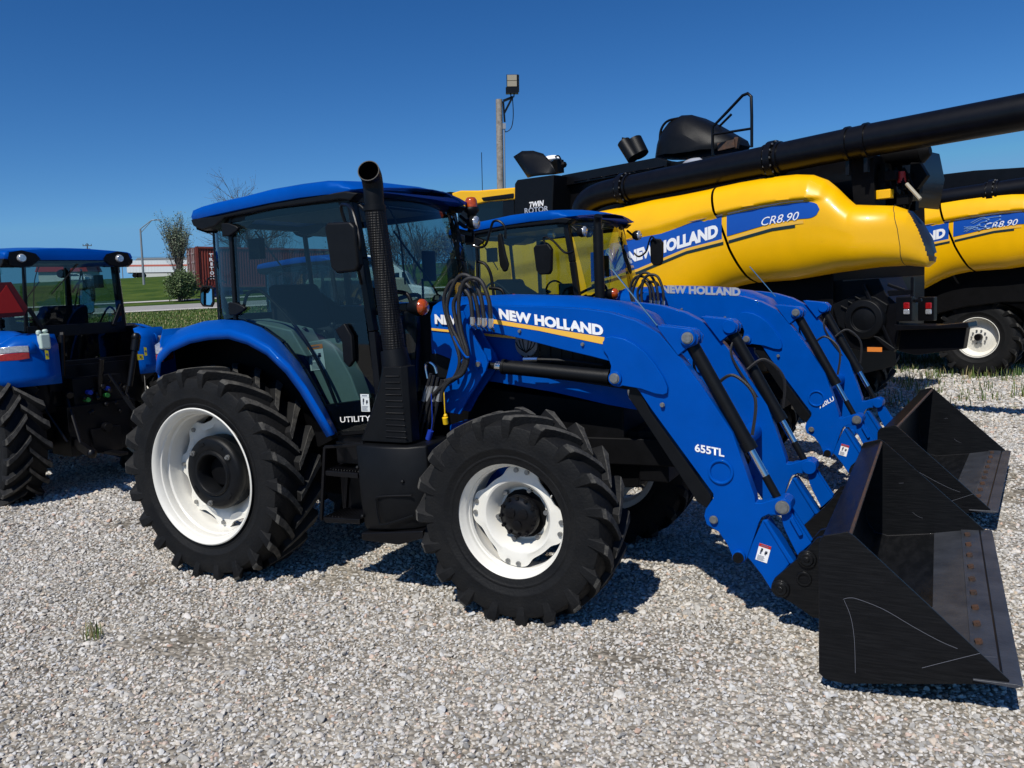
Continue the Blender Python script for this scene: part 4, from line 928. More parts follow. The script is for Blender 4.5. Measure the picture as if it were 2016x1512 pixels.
    b = MB(); pts = [Vector((p.x, surf(p.x, p.z)-.012, p.z)) for p in fan(c.x, c.z, R, 0)]; ce = Vector((c.x, surf(c.x, c.z)-.012, c.z)); b.add([ce]+pts, [(0, i+1, (i+1) % 28+1)[::-1] for i in range(28)]); b.mat(1)
    for sx in (-1, -.45, 0, .45, 1):
        b.tube([Vector((c.x+sx*R*.75*t**1.4, surf(c.x, c.z)-.016, c.z-R*.8+R*1.5*t*(1-.25*abs(sx)))) for t in (0, .35, .7, 1)], .012, 5)
    b.build('leaf_badge', [CLRL, STRB], pa, smooth=False)
    # ---- body behind the panels
    y0, y1 = .12, 2.9
    xe = K(1822, 470, 2.9).x
    body = [(min(x, xe), z) for x, z in KX([(975, 470), (1100, 430), (1404, 385), (1575, 362), (1640, 385), (1690, 430), (1740, 440), (1760, 500), (1740, 560), (1700, 640), (1560, 640), (1480, 650), (1300, 700), (1000, 700)], .15)]
    b = MB(); b.prism(body, y0, y1); b.prism(KX([(1560, 410), (1690, 430), (1745, 435), (1752, 480), (1750, 515), (1700, 522), (1560, 535)], .5), .5, 1.1); b.build('body', DRK, T, bevel=.02)
    # ---- grain tank, rail and covers
    b = MB(); b.prism(KX([(1095, 350), (1290, 313), (1310, 322), (1500, 290), (1700, 270), (1712, 330), (1700, 400), (1600, 350), (1400, 385), (1180, 420), (1095, 440)], .45), .45, 2.8)
    b.prism(KX([(1105, 345), (1292, 310), (1312, 316), (1312, 330), (1112, 366)], .35), .35, .5)
    for k in range(6): c = K(1130+k*30, 357-k*5, .34); b.bar(c, c+Vector((.25, 0, .0)), .02, .02)
    b.build('grain_tank', BLK, T, bevel=.01)
    b = MB(); b.prism(KX([(1013, 362), (1018, 354), (1090, 344), (1085, 470), (1012, 470)], .05), .05, .9); nb = b.build('rotor_cover', BLKM, T, bevel=.015)
    p, q = K(1042, 409, .045), K(1071, 405, .045); text('TWIN', None, p, q-p, (0, 0, 1), (q-p).length, (K(1042, 398, .045)-p).length, WPT, parent=nb, shear=.2, bold=.04)
    p, q = K(1033, 421, .045), K(1080, 416, .045); text('ROTOR', None, p, q-p, (0, 0, 1), (q-p).length, (K(1033, 410, .045)-p).length, SLV, parent=nb, bold=.02)
    # curved scoop on top of the cover
    b = MB(); rings = []
    base = [K(1040, 350, .3), K(1090, 343, .3), K(1090, 343, 1.2), K(1040, 350, 1.2)]
    tp = [K(1011, 309, .3), K(1022, 297, .3), K(1040, 296, .3), K(1060, 302, .3), K(1078, 318, .3), K(1095, 340, .3)]
    G = [[tp[i].lerp(K(1040+10*i, 350-1.4*i, .3), j/6)+Vector((0, .22*math.sin(PI*i/5)*(1-j/6)-.10*math.sin(PI*i/5), 0)) for j in range(7)] for i in range(6)]
    b.grid(G); b.build('deflector', BLKM, T, solid=.02, ang=60)
    b = MB(); p = K(1085, 315, .6); b.sphere(p, .12, 12, (1.6, 1, .6)); b.mat(1); b.box(p+Vector((.1, 0, -.12)), (.2, .15, .2)); b.tube([p, p+Vector((.25, -.1, .02)), p+Vector((.42, -.2, -.12))], .012, 6); b.sphere(p+Vector((.45, -.2, -.15)), .05, 8)
    b.build('tank_sensor', [WPT, DRK], T)
    # covers folded above the tank
    b = MB(); L = KX([(1293, 312), (1297, 285), (1304, 262), (1322, 238), (1342, 227), (1362, 226), (1392, 240), (1448, 272), (1453, 284), (1447, 294), (1400, 303), (1330, 312)], .9)
    n = len(L); cx = sum(x for x, z in L)/n; cz = sum(z for x, z in L)/n
    rings = [[Vector((cx+(x-cx)*f, y, cz+(z-cz)*f-(1-f)*.2)) for x, z in L] for y, f in ((.62, .45), (.70, .75), (.80, .93), (.9, 1), (1.25, .97), (1.35, .8))]
    b.loft([r[::-1] for r in rings]); b.mat(1); b.bar(K(1415, 290, .72), K(1448, 282, .72), .06, .10); b.bar(K(1452, 270, .75), K(1448, 292, .75), .06, .06)
    b.build('tank_cover', [BLKM, RUST], T, ang=30)
    b = MB(); b.tube([K(u, v, .8) for u, v in ((1300, 305), (1300, 262), (1312, 240), (1335, 233))], .018, 8); b.build('cover_hoop', BLK, T)
    b = MB(); b.cyl(K(1248, 312, .7), K(1228, 280, .7), .10, 20); b.cyl(K(1262, 305, .8), K(1248, 276, .8), .12, 20); b.bar(K(1226, 274, .7), K(1240, 276, .7), .05, .05); b.build('tank_exhaust', BLKM, T)
    b = MB()
    b.tube([K(u, v, .5) for u, v in ((1403, 306), (1403, 250), (1430, 222), (1462, 188), (1472, 184), (1479, 190), (1480, 230), (1480, 290))], .020, 8, smooth=False); b.tube([K(1403, 265, .5), K(1480, 253, .5)], .016, 8)
    b.tube([K(u, v, 1.1) for u, v in ((1403, 300), (1403, 262), (1440, 225))], .018, 8, smooth=False)
    b.build('guard_rail', BLK, T, ang=60)
    b = MB(); c = K(1368, 320, .5); b.sphere(c, .12, 14, (1.5, 1, .5)); b.build('dome', SLV, T)
    # ---- unloading tube
    ty = -.02; r = .172
    axis = [K(1148, 432, ty), K(1154, 402, ty), K(1182, 384, ty), K(1232, 372, ty)]
    b = MB(); b.tube([axis[0]-Vector((0, 0, .5))]+axis, r*1.02, 32); p0, p1, p2 = K(1232, 372, ty), K(1700, 278, ty), K(2110, 203, ty)
    b.tube([p0, p1, p2], r, 40, False)
    for u, v in ((1232, 372), (1525, 314)):
        c = K(u, v, ty); d = (p1-p0).normalized(); b.cyl(c-d*.04, c+d*.04, r+.045, 32); b.cyl(c-d*.10, c-d*.07, r+.02, 32); b.cyl(c+d*.07, c+d*.10, r+.02, 32)
    for u, v in ((1672, 284), (1708, 277)):
        c = K(u, v, ty); d = (p1-p0).normalized(); b.cyl(c-d*.02, c+d*.02, r+.018, 32); b.box(c+Vector((0, -.02, -r-.08)), (.04, .06, .16))
    b.mat(1)
    for u, v in ((1232, 372), (1525, 314)):
        c = K(u, v, ty); d = (p1-p0).normalized()
        for k in range(14):
            a = 2*PI*k/14; o = Vector((0, math.cos(a), math.sin(a)))*(r+.03); bolt(b, c+o-d*.05, .012, .1, d)
    b.build('unloading_tube', [BLK, ZNC], T, ang=40)
    b = MB(); b.prism(KX([(1672, 312), (1720, 305), (1722, 420), (1680, 400)], .1), .1, .4); b.prism(KX([(1560, 345), (1720, 305), (1765, 320), (1765, 400), (1700, 420), (1640, 360)], .6), .6, 1.0); b.prism([(min(x, xe-1.5), z) for x, z in KX([(1560, 345), (1720, 310), (1780, 330), (1780, 410), (1640, 400)], .6)], 1.0, 2.6)
    b.cyl(K(1740, 308, .5), K(1815, 300, .5), .12, 24); b.cyl(K(1815, 300, .5), K(1832, 296, .5), .12, 24, .05)
    b.prism(KX([(1792, 320), (1810, 320), (1825, 345), (1805, 372), (1790, 372)], .4), .4, .5)
    for k in range(24): c = K(random.uniform(1690, 1800), random.uniform(320, 420), random.uniform(.2, .6)); b.box(c, (random.uniform(.05, .2), .1, random.uniform(.05, .2)))
    for k in range(8): b.tube([K(random.uniform(1700, 1800), 330, .3), K(random.uniform(1700, 1800), 380, .25), K(random.uniform(1720, 1800), 420, .3)], .012, 6)
    b.build('engine_bay', DRK, T, bevel=.01)
    b = MB(); b.cyl(K(1775, 360, .3), K(1775, 338, .3), .045, 16); b.build('fire_extinguisher', REDP, T)
    b = MB(); b.box(K(1740, 383, .2), (.18, .1, .1)); b.build('filter_cap', YEL, T, bevel=.01)
    b = MB(); b.tube([K(1785, 362, .05), K(1812, 392, .0)], .02, 8); b.build('hose_end', TAN, T)
    # ---- cab
    b = MB(); L = KX([(888, 380), (905, 375), (940, 375), (1010, 369), (1060, 366), (1060, 385), (1015, 393), (960, 397), (915, 408), (893, 395)], .2)
    b.prism(L, .2, 2.6); b.mat(1); b.prism(KX([(945, 388), (1012, 379), (1012, 391), (950, 397)], .19), .19, .3); b.build('cab_roof', [YEL, BLKM], T, bevel=.03, seg=3)
    b = MB(); b.prism(KX([(900, 400), (1060, 385), (1060, 560), (930, 590), (905, 500)], .25), .25, 2.55); b.build('cab_glass', GLSD, T)
    b = MB(); b.prism(KX([(990, 392), (1012, 390), (1012, 590), (985, 590)], .23), .23, .35); b.prism(KX([(905, 404), (916, 403), (940, 590), (930, 592)], .23), .23, .3); b.box(K(960, 560, 1.3), (.9, 1.2, 1.0)); b.build('cab_frame', BLK, T, bevel=.01)
    b = MB(); b.cyl(K(868, 390, .3), K(868, 377, .3), .05, 14); b.mat(1); b.box(K(885, 385, .4), (.2, .15, .1)); b.build('marker_lamp', [REDL, BLK], T)
    b = MB(); b.tube([K(950, 384, .4), K(948, 300, .4)], .006, 6); b.build('antenna', BLK, T)
    # ---- lower rear: chopper, lights, platform
    y = .15
    b = MB(); L = KX([(1560, 562), (1730, 548), (1745, 580), (1768, 600), (1770, 640), (1762, 690), (1700, 692), (1650, 680), (1560, 640), (1500, 600)], y); b.prism([(min(x, xe+.1), z) for x, z in L], y, 2.6); b.prism(L, y, .8)
    b.prism(KX([(1770, 648), (1900, 646), (1893, 688), (1800, 700), (1765, 692)], y), y+.05, .32)
    b.prism(KX([(1765, 638), (1850, 640), (1910, 634), (1912, 644), (1765, 650)], y-.05), y-.12, .3)
    for (u, v, u2, v2) in ((1797, 545, 1796, 600), (1748, 575, 1800, 573), (1750, 580, 1798, 576), (1748, 560, 1782, 572), (1765, 600, 1815, 590), (1700, 560, 1760, 690)): b.bar(K(u, v, y-.05), K(u2, v2, y-.05), .035, .035)
    b.build('rear_frame', BLK, T, bevel=.008)
    b = MB(); c = K(1703, 628, y-.04); R = (K(1703, 588, y-.04)-c).length
    b.lathe([(R, y+.1), (R, y-.06), (R*.93, y-.09), (R*.62, y-.10), (R*.58, y-.07), (R*.52, y-.075), (0, y-.08)], c=(c.x, 0, c.z), n=48)
    b.prism(KX([(1640, 600), (1690, 578), (1725, 585), (1750, 600), (1735, 660), (1680, 660), (1652, 640)], y), y-.03, y+.2)
    for k in range(3): b.bar(K(1655+k*14, 602-k*9, y-.05), K(1685+k*14, 618-k*9, y-.05), .02, .02)
    b.prism(KX([(1722, 659), (1735, 662), (1768, 685), (1765, 692), (1752, 686)], y), y-.08, y)
    b.build('chopper_drive_cover', BLKM, T, bevel=.008)
    for u, dy in ((1783, -.1), (1826, .35)):
        c = K(u, 608, y+dy); b = MB(); b.box(c, (.17, .1, .26)); b.mat(1); b.box(c+Vector((.03, -.055, .035)), (.065, .02, .07)); b.mat(2); b.box(c+Vector((.03, -.055, -.03)), (.065, .02, .055)); b.build('tail_light', [BLK, REDL, CLRL], T, bevel=.01)
    b = MB(); b.box(K(1722, 688, y-.1), (.16, .01, .05)); b.build('reflector', OLAB, T)
    # ---- wheels
    for yy in (.25, 2.65):
        c = Vector((.06, yy, .66)); m = MB(); Rr = .66
        m.lathe([(.335, 0), (.345, -.012), (.33, -.014), (.318, .01), (.305, .04), (.298, .10), (.29, .14), (.26, .15), (.20, .12), (.12, .11), (.085, .10), (0, .10)], n=64)
        m.mat(1)
        for k in range(10): a = 2*PI*k/10; bolt(m, (.115*math.cos(a), .105, .115*math.sin(a)), .014, .03)
        m.mat(2); m.lathe([(.06, .10), (.06, .03), (.05, .01), (0, .01)], n=24)
        w = m.build('wheel', [WHT, ZNC, BLK], T, ang=30); w.location = c
        if yy > 1: w.scale = (1, -1, 1)
        if yy < 1: tyc = make_tyre(.655, .50, .33, 17, .038, parent=w, wl=.055, sweep=.3); tyc.location = (0, .20, 0); tm = tyc.data
        else: tyc = bpy.data.objects.new('tyre', tm); COL.objects.link(tyc); tyc.parent = w; tyc.location = (0, .20, 0)
    b = MB(); b.cyl((.06, .5, .66), (.06, 2.4, .66), .09, 16); b.box((-.4, 1.45, .9), (2.5, 1.6, .7)); b.box((-3.9, 1.45, 1.0), (4.2, 2.0, .9)); b.cyl((-4.6, .2, .98), (-4.6, 2.7, .98), .14, 16)
    b.build('axle_frame', DRK, T, bevel=.02)
    for yy in (.1, 2.8):
        m = MB(); m.lathe([(.42, 0), (.43, -.012), (.41, -.014), (.39, .05), (.38, .16), (.3, .18), (.12, .14), (0, .14)], n=48); w = m.build('wheel', WHT, T, ang=30); w.location = (-4.6, yy, .98)
        if yy > 1: w.scale = (1, -1, 1)
        t2 = bpy.data.objects.new('tyre', tm); COL.objects.link(t2); t2.parent = w; t2.scale = (1.48, 1.3, 1.48); t2.location = (0, .25, 0)
    b = MB(); G = []
    for t in [i/10 for i in range(11)]:
        a = PI*(.60-.52*t); G.append([Vector((.06+.82*math.cos(a), yv, .66+.80*math.sin(a))) for yv in (.20, .5, .8)])
    b.grid(G); b.build('wheel_guard', BLKM, T, solid=.03)
    return T
CM1 = make_combine()
CM2 = copy_tree(CM1, None, {'guard_rail', 'cover_hoop', 'tank_cover', 'tank_exhaust', 'tank_sensor', 'antenna'}); g2 = D(1890, 495, 13.5); CM2.location = O1+Vector((g2.x-g0.x, g2.y-g0.y, .0))-Vector((math.cos(PSI), math.sin(PSI), 0))*.12
[o for o in CM2.children if o.name.startswith('unloading_tube')][0].location.z = -.2
tag(CM2, 'second yellow harvester at the right edge, its rear wheel showing behind the first one', 'combine harvester')
# far feeder side

# faint circuit pattern on the second harvester's stripe
def circuit():
    pb2 = [o for o in CM2.children if o.name.startswith('rear_panel')][0]; src = [o for o in bpy.data.objects if o.name.startswith('stripe') and o.parent and o.parent.name.startswith('rear_panel') and o.parent.parent == CM1][0]
    V = np.array([v.co[:] for v in src.data.vertices]).reshape(-1, 5, 3); n = len(V); R = random.Random(4); b = MB()
    for k in range(9):
        i = R.randint(2, int(n*.4)); j = R.uniform(.5, 3.5); pts = []
        for s in range(R.randint(3, 5)):
            jj = max(.2, min(3.8, j)); a = V[min(n-1, i), int(jj)]; c = V[min(n-1, i), int(jj)+1]; p = Vector(a).lerp(Vector(c), jj-int(jj)); pts.append(p+Vector((0, -.004, 0))); i += R.randint(2, 4); j += R.choice((-1, 0, 1))*.9
        b.tube(pts, .006, 4, False); b.sphere(pts[-1], .018, 6)
    b.build('circuit_pattern', mat('pale_blue_line', (.16, .30, .55), .5), pb2)
circuit()
# ------------------------------------------------------------------ ground
def sm(x, a, b): t = max(0, min(1, (x-a)/(b-a))); return t*t*(3-2*t)
PROF = [(0, 0), (9, 0), (14, .12), (20, .55), (29, 1.17), (42, 1.66), (48, 1.93), (54, 2.25), (60, 2.6), (72, 3.7), (86, 4.9), (98, 5.55), (130, 6.7), (190, 8.75), (300, 12), (900, 15)]
def gh(x, y):
    d = Vector((x-CAM.x, y-CAM.y, 0)); s = d.dot(FH); q = d.dot(RH)
    if s <= 1: return 0
    k = 1-sm(q/s, .03, .28)
    return interp(PROF, s)*k
def world_sq(s, q): return CAM.x+FH.x*s+RH.x*q, CAM.y+FH.y*s+RH.y*q
def ground_mat():
    m, N, L, b = nt('gravel_ground'); b.inputs['Roughness'].default_value = .95; b.inputs['Specular IOR Level'].default_value = .1
    tc = N.new('ShaderNodeTexCoord'); geo = tc.outputs['Object']
    v = N.new('ShaderNodeTexVoronoi'); v.inputs['Scale'].default_value = 34; L.new(geo, v.inputs['Vector'])
    n = N.new('ShaderNodeTexNoise'); n.inputs['Scale'].default_value = 1.1; n.inputs['Detail'].default_value = 7; L.new(geo, n.inputs['Vector'])
    r = N.new('ShaderNodeValToRGB'); e = r.color_ramp.elements; e[0].color = (.26, .243, .215, 1); e[1].color = (.55, .515, .455, 1); e[0].position = .0; e[1].position = 1
    sp = N.new('ShaderNodeSeparateColor'); L.new(v.outputs['Color'], sp.inputs[0]); L.new(sp.outputs[0], r.inputs[0])
    mx = N.new('ShaderNodeMix'); mx.data_type = 'RGBA'; mx.blend_type = 'MULTIPLY'; mx.inputs[0].default_value = 1
    r2 = N.new('ShaderNodeValToRGB'); r2.color_ramp.elements[0].color = (.72, .69, .64, 1); r2.color_ramp.elements[1].color = (1.1, 1.08, 1.04, 1); r2.color_ramp.elements[0].position = .38; r2.color_ramp.elements[1].position = .62
    L.new(n.outputs['Fac'], r2.inputs[0]); L.new(r.outputs[0], mx.inputs[6]); L.new(r2.outputs[0], mx.inputs[7]); 
    rd = N.new('ShaderNodeValToRGB'); rd.color_ramp.elements[0].position = .25; rd.color_ramp.elements[1].position = .75; rd.color_ramp.elements[0].color = (1, 1, 1, 1); rd.color_ramp.elements[1].color = (.45, .43, .40, 1); L.new(v.outputs['Distance'], rd.inputs[0])
    m2 = N.new('ShaderNodeMix'); m2.data_type = 'RGBA'; m2.blend_type = 'MULTIPLY'; m2.inputs[0].default_value = .7; L.new(mx.outputs[2], m2.inputs[6]); L.new(rd.outputs[0], m2.inputs[7])
    # grass beyond the lot, by vertex colour mask of where it grows
    at = N.new('ShaderNodeAttribute'); at.attribute_name = 'grass'
    n3 = N.new('ShaderNodeTexNoise'); n3.inputs['Scale'].default_value = .35; n3.inputs['Detail'].default_value = 8; n3.inputs['Roughness'].default_value = .7; L.new(geo, n3.inputs['Vector'])
    r3 = N.new('ShaderNodeValToRGB'); e = r3.color_ramp.elements; e[0].color = (.024, .060, .008, 1); e[1].color = (.09, .13, .022, 1); e[0].position = .35; e[1].position = .68; L.new(n3.outputs['Fac'], r3.inputs[0])
    mg = N.new('ShaderNodeMix'); mg.data_type = 'RGBA'; 
    nm = N.new('ShaderNodeTexNoise'); nm.inputs['Scale'].default_value = 3; nm.inputs['Detail'].default_value = 5; L.new(geo, nm.inputs['Vector'])
    ma = N.new('ShaderNodeMath'); ma.operation = 'MULTIPLY_ADD'; ma.inputs[1].default_value = 1.2; ma.inputs[2].default_value = -.6; L.new(nm.outputs['Fac'], ma.inputs[0])
    ad = N.new('ShaderNodeMath'); ad.operation = 'ADD'; ad.use_clamp = True; L.new(ma.outputs[0], ad.inputs[0]); L.new(at.outputs['Fac'], ad.inputs[1])
    st = N.new('ShaderNodeMapRange'); st.inputs['From Min'].default_value = .4; st.inputs['From Max'].default_value = .6; L.new(ad.outputs[0], st.inputs['Value'])
    L.new(st.outputs[0], mg.inputs[0]); L.new(m2.outputs[2], mg.inputs[6]); L.new(r3.outputs[0], mg.inputs[7]); L.new(mg.outputs[2], b.inputs['Base Color'])
    bp = N.new('ShaderNodeBump'); bp.inputs['Strength'].default_value = .9; bp.inputs['Distance'].default_value = .02; bp.invert = True
    L.new(v.outputs['Distance'], bp.inputs['Height']); L.new(bp.outputs[0], b.inputs['Normal'])
    return m
GM = ground_mat()
def grassy(x, y):
    d = Vector((x-CAM.x, y-CAM.y, 0)); s = d.dot(FH); q = d.dot(RH)
    l = FC.loc(Vector((x, y, 0)))
    g = sm(s, 17.5, 19.5)
    if s > 10: g = max(g, .40*sm(l.y, -.4, .8)*(1-sm(l.y, 3.2, 4.5))*sm(l.x, -1, 0)*(1-sm(l.x, 3, 4)))
    return g
sv = [-40, -20, -8, -3]+[i*.5 for i in range(0, 44)]+[22+i for i in range(40)]+[62+i*3 for i in range(20)]+[125, 140, 170, 200, 260, 340, 500, 900, 1500]
qv = [-1400, -700, -400, -250, -160, -110, -80, -60, -50]+[-42+i*1.5 for i in range(38)]+[17, 20, 25, 32, 45, 70, 120, 250, 500, 1000]
G = []; gr = []
for s in sv:
    row = []
    for q in qv:
        x, y = world_sq(s, q); row.append(Vector((x, y, gh(x, y)))); gr.append(grassy(x, y))
    G.append(row)
b = MB(); b.grid(G, flip=True); g = b.build('ground', GM, ang=180); tag(g, 'pale crushed gravel lot running out into mown grass and a green bank', None, kind='structure')
at = g.data.attributes.new('grass', 'FLOAT', 'POINT'); at.data.foreach_set('value', gr)
def ribbon(name, s0, s1, q0, q1, m, lift=.03, label=None):
    b = MB(); G = [[(lambda x, y: Vector((x, y, gh(x, y)+lift)))(*world_sq(s, q)) for q in np.linspace(q0, q1, 60)] for s in np.linspace(s0, s1, 7)]
    b.grid(G, flip=True); o = b.build(name, m, ang=180); tag(o, label, None, kind='structure'); return o
ASP = mat('road_surface', (.30, .29, .27), .9, var=.12, scale=3); SHO = mat('pale_shoulder', (.46, .44, .40), .95, var=.2, scale=2)
ribbon('road', 43.5, 48.5, -60, 14, ASP, label='grey paved road crossing behind the lot'); ribbon('road_shoulder', 41.8, 43.4, -60, 14, SHO, label='pale gravel shoulder along the near edge of the road')
ribbon('path', 53.2, 54.8, -60, 6, SHO, label='narrow pale track beyond the road')
# ------------------------------------------------------------------ loose gravel
rng = np.random.default_rng(5)
def stone(i):
    r = random.Random(i*7+1); import bmesh
    bm = bmesh.new()
    fl = r.uniform(.55, .85)
    for k in range(13):
        v = Vector((r.gauss(0, 1), r.gauss(0, 1), r.gauss(0, 1))).normalized(); bm.verts.new((v.x*r.uniform(.8, 1.15), v.y*r.uniform(.62, .92), v.z*fl*r.uniform(.8, 1)))
    bmesh.ops.convex_hull(bm, input=bm.verts)
    bmesh.ops.delete(bm, geom=[v for v in bm.verts if not v.link_faces], context='VERTS')
    bmesh.ops.bevel(bm, geom=list(bm.edges), offset=.05, segments=1, affect='EDGES', profile=.7)
    me = bpy.data.meshes.new('stone'); bm.to_mesh(me); bm.free()
    for p in me.polygons: p.use_smooth = True
    me.materials.append(STN); me.set_sharp_from_angle(angle=math.radians(38)); return me
m, N, L, bs = nt('limestone_chips'); STN = m
oi = N.new('ShaderNodeObjectInfo'); r = N.new('ShaderNodeValToRGB'); L.new(oi.outputs['Random'], r.inputs[0]); r.color_ramp.interpolation = 'LINEAR'
e = r.color_ramp.elements; e[0].color = (.22, .215, .205, 1); e[1].color = (.66, .64, .60, 1)
for p, c in ((.08, (.33, .318, .292, 1)), (.30, (.45, .43, .392, 1)), (.52, (.58, .55, .495, 1)), (.66, (.63, .605, .56, 1)), (.74, (.54, .44, .33, 1)), (.78, (.46, .455, .45, 1)), (.93, (.62, .61, .58, 1)), (.955, (.50, .34, .25, 1))):
    q = e.new(p); q.color = c
tc = N.new('ShaderNodeTexCoord'); n = N.new('ShaderNodeTexNoise'); n.inputs['Scale'].default_value = 1.6; n.inputs['Detail'].default_value = 5; L.new(tc.outputs['Object'], n.inputs['Vector'])
mx = N.new('ShaderNodeMix'); mx.data_type = 'RGBA'; mx.blend_type = 'OVERLAY'; mx.inputs[0].default_value = .45; L.new(r.outputs[0], mx.inputs[6]); L.new(n.outputs['Fac'], mx.inputs[7]); L.new(mx.outputs[2], bs.inputs['Base Color']); bs.inputs['Roughness'].default_value = .9; bs.inputs['Specular IOR Level'].default_value = .2
stc = bpy.data.collections.new('stones')
for i in range(10):
    o = bpy.data.objects.new('stone', stone(i)); stc.objects.link(o)
P = []; SC = []
bands = [(1.6, 4.2, .0185), (4.2, 6.5, .021), (6.5, 9.5, .027), (9.5, 13.5, .040), (13.5, 17.5, .062)]
for s0, s1, d in bands:
    qa, qb = -s1*.66-1.2, s1*.66+1.2
    ss = np.arange(s0, s1, d); qq = np.arange(qa, qb, d)
    Sg, Qg = np.meshgrid(ss, qq); Sg = Sg.ravel(); Qg = Qg.ravel()
    k = np.abs(Qg) < Sg*.66+1.2; Sg = Sg[k]; Qg = Qg[k]
    Sg = Sg+rng.uniform(-.6, .6, len(Sg))*d; Qg = Qg+rng.uniform(-.6, .6, len(Qg))*d
    X_ = CAM.x+FH.x*Sg+RH.x*Qg; Y_ = CAM.y+FH.y*Sg+RH.y*Qg
    # worn patches with fewer stones
    nz = np.array([noise.noise(Vector((x*.9, y*.9+5, 0)))*.7+noise.noise(Vector((x*3.1, y*3.1, 2)))*.4+noise.noise(Vector((x*.30+y*.06, y*2.3-x*.35, 7)))*.55 for x, y in zip(X_, Y_)])
    keep = rng.uniform(0, 1, len(X_)) > np.clip((nz-.20)*3.0, 0, .74)
    X_, Y_ = X_[keep], Y_[keep]
    sc = d*.59*np.exp(rng.normal(0, .32, len(X_))); big = rng.uniform(0, 1, len(X_)) > .9965; sc[big] *= 1.9
    Z_ = np.array([gh(x, y) for x, y in zip(X_, Y_)])+rng.uniform(-.35, .35, len(X_))*sc
    P.append(np.stack([X_, Y_, Z_], 1)); SC.append(sc)
P = np.concatenate(P); SC = np.concatenate(SC)
me = bpy.data.meshes.new('gravel'); me.vertices.add(len(P)); me.vertices.foreach_set('co', P.ravel())
a = me.attributes.new('sz', 'FLOAT', 'POINT'); a.data.foreach_set('value', SC)
rot = rng.uniform(0, 6.283, (len(P), 3)); rot[:, :2] = rng.normal(0, .35, (len(P), 2)); a = me.attributes.new('rt', 'FLOAT_VECTOR', 'POINT'); a.data.foreach_set('vector', rot.ravel())
go = bpy.data.objects.new('gravel', me); COL.objects.link(go); tag(go, 'crushed grey and tan limestone chips covering the yard', 'gravel', kind='stuff')
def scatter_tree(name, coll):
    ng = bpy.data.node_groups.new(name, 'GeometryNodeTree'); ng.interface.new_socket('Geometry', in_out='INPUT', socket_type='NodeSocketGeometry'); ng.interface.new_socket('Geometry', in_out='OUTPUT', socket_type='NodeSocketGeometry')
    n = ng.nodes; l = ng.links; gi = n.new('NodeGroupInput'); g2 = n.new('NodeGroupOutput'); ip = n.new('GeometryNodeInstanceOnPoints'); ci = n.new('GeometryNodeCollectionInfo')
    ci.inputs['Collection'].default_value = coll; ci.inputs['Separate Children'].default_value = True; ci.inputs['Reset Children'].default_value = True
    ip.inputs['Pick Instance'].default_value = True
    a1 = n.new('GeometryNodeInputNamedAttribute'); a1.data_type = 'FLOAT'; a1.inputs['Name'].default_value = 'sz'
    a2 = n.new('GeometryNodeInputNamedAttribute'); a2.data_type = 'FLOAT_VECTOR'; a2.inputs['Name'].default_value = 'rt'
    l.new(gi.outputs[0], ip.inputs['Points']); l.new(ci.outputs[0], ip.inputs['Instance']); l.new(a1.outputs['Attribute'], ip.inputs['Scale']); l.new(a2.outputs['Attribute'], ip.inputs['Rotation']); l.new(ip.outputs[0], g2.inputs[0]); return ng
md = go.modifiers.new('n', 'NODES'); md.node_group = scatter_tree('gravel_scatter', stc)
print('STONES', len(P))
# ------------------------------------------------------------------ grass and weeds
GR1 = mat('grass_blade', (.045, .10, .012), .6, col2=(.13, .17, .035), scale=1.5); DRY = mat('dry_grass', (.30, .25, .12), .8)
def blades(b, x, y, z, h, n, spread, w=.006, dry=.1):
    for _ in range(n):
        a = random.uniform(0, 2*PI); r = spread*random.random()**.7; bx, by = x+r*math.cos(a), y+r*math.sin(a); hh = h*random.uniform(.45, 1); l = hh*random.uniform(.1, .6); a2 = random.uniform(0, 2*PI)
        dx, dy = math.cos(a2)*l, math.sin(a2)*l; px, py = -math.sin(a2)*w, math.cos(a2)*w
        b.mat(1 if random.random() < dry else 0)
        b.add([(bx-px, by-py, z), (bx+px, by+py, z), (bx+px*.8+dx*.4, by+py*.8+dy*.4, z+hh*.6), (bx-px*.8+dx*.4, by-py*.8+dy*.4, z+hh*.6), (bx+dx, by+dy, z+hh)], [(0, 1, 2, 3), (3, 2, 4)])
b = MB()
for _ in range(16000):
    s = 18+27*random.random()**1.3; q = random.uniform(-.66*s, -.02*s); x, y = world_sq(s, q)
    if 41.5 < s < 48.7: continue
    blades(b, x, y, gh(x, y)-.01, random.uniform(.05, .13), 4, .3, .004+.0004*s, .16)
tag(b.build('grass', [GR1, DRY], smooth=False), 'rough green grass growing between the lot and the road', 'grass', kind='stuff')
b = MB()
for _ in range(210):     # weeds under and beside the harvesters
    lx = random.gauss(2.6, 2.2); ly = random.uniform(-.3, 6.5); p = FC.world((lx, ly, 0)); s = (p-CAM).dot(FH)
    if s < 10.4: continue
    u = random.random(); blades(b, p.x, p.y, gh(p.x, p.y), random.uniform(.08, .26) if u < .9 else .4, 9, .16, .007, .15)
for (u, v) in [(1700+random.gauss(0, 32), 742+random.gauss(0, 9)) for _ in range(46)]+[(random.uniform(1620, 1860), random.gauss(738, 8)) for _ in range(40)]+[(random.uniform(1880, 2010), random.gauss(738, 4)) for _ in range(45)]+[(random.uniform(1700, 1850), random.uniform(690, 720)) for _ in range(160)]:
    r_ = ray(u, v); t = -CAM.z/r_.z; p = CAM+r_*t; blades(b, p.x, p.y, gh(p.x, p.y), random.uniform(.10, .27), 12, .16, .006, .2)
tag(b.build('weeds', [GR1, DRY], smooth=False), 'straggly weeds growing through the gravel by the harvester wheels', 'weeds', kind='stuff')
r_ = ray(185, 1258); t = -CAM.z/r_.z; p = CAM+r_*t; b = MB()
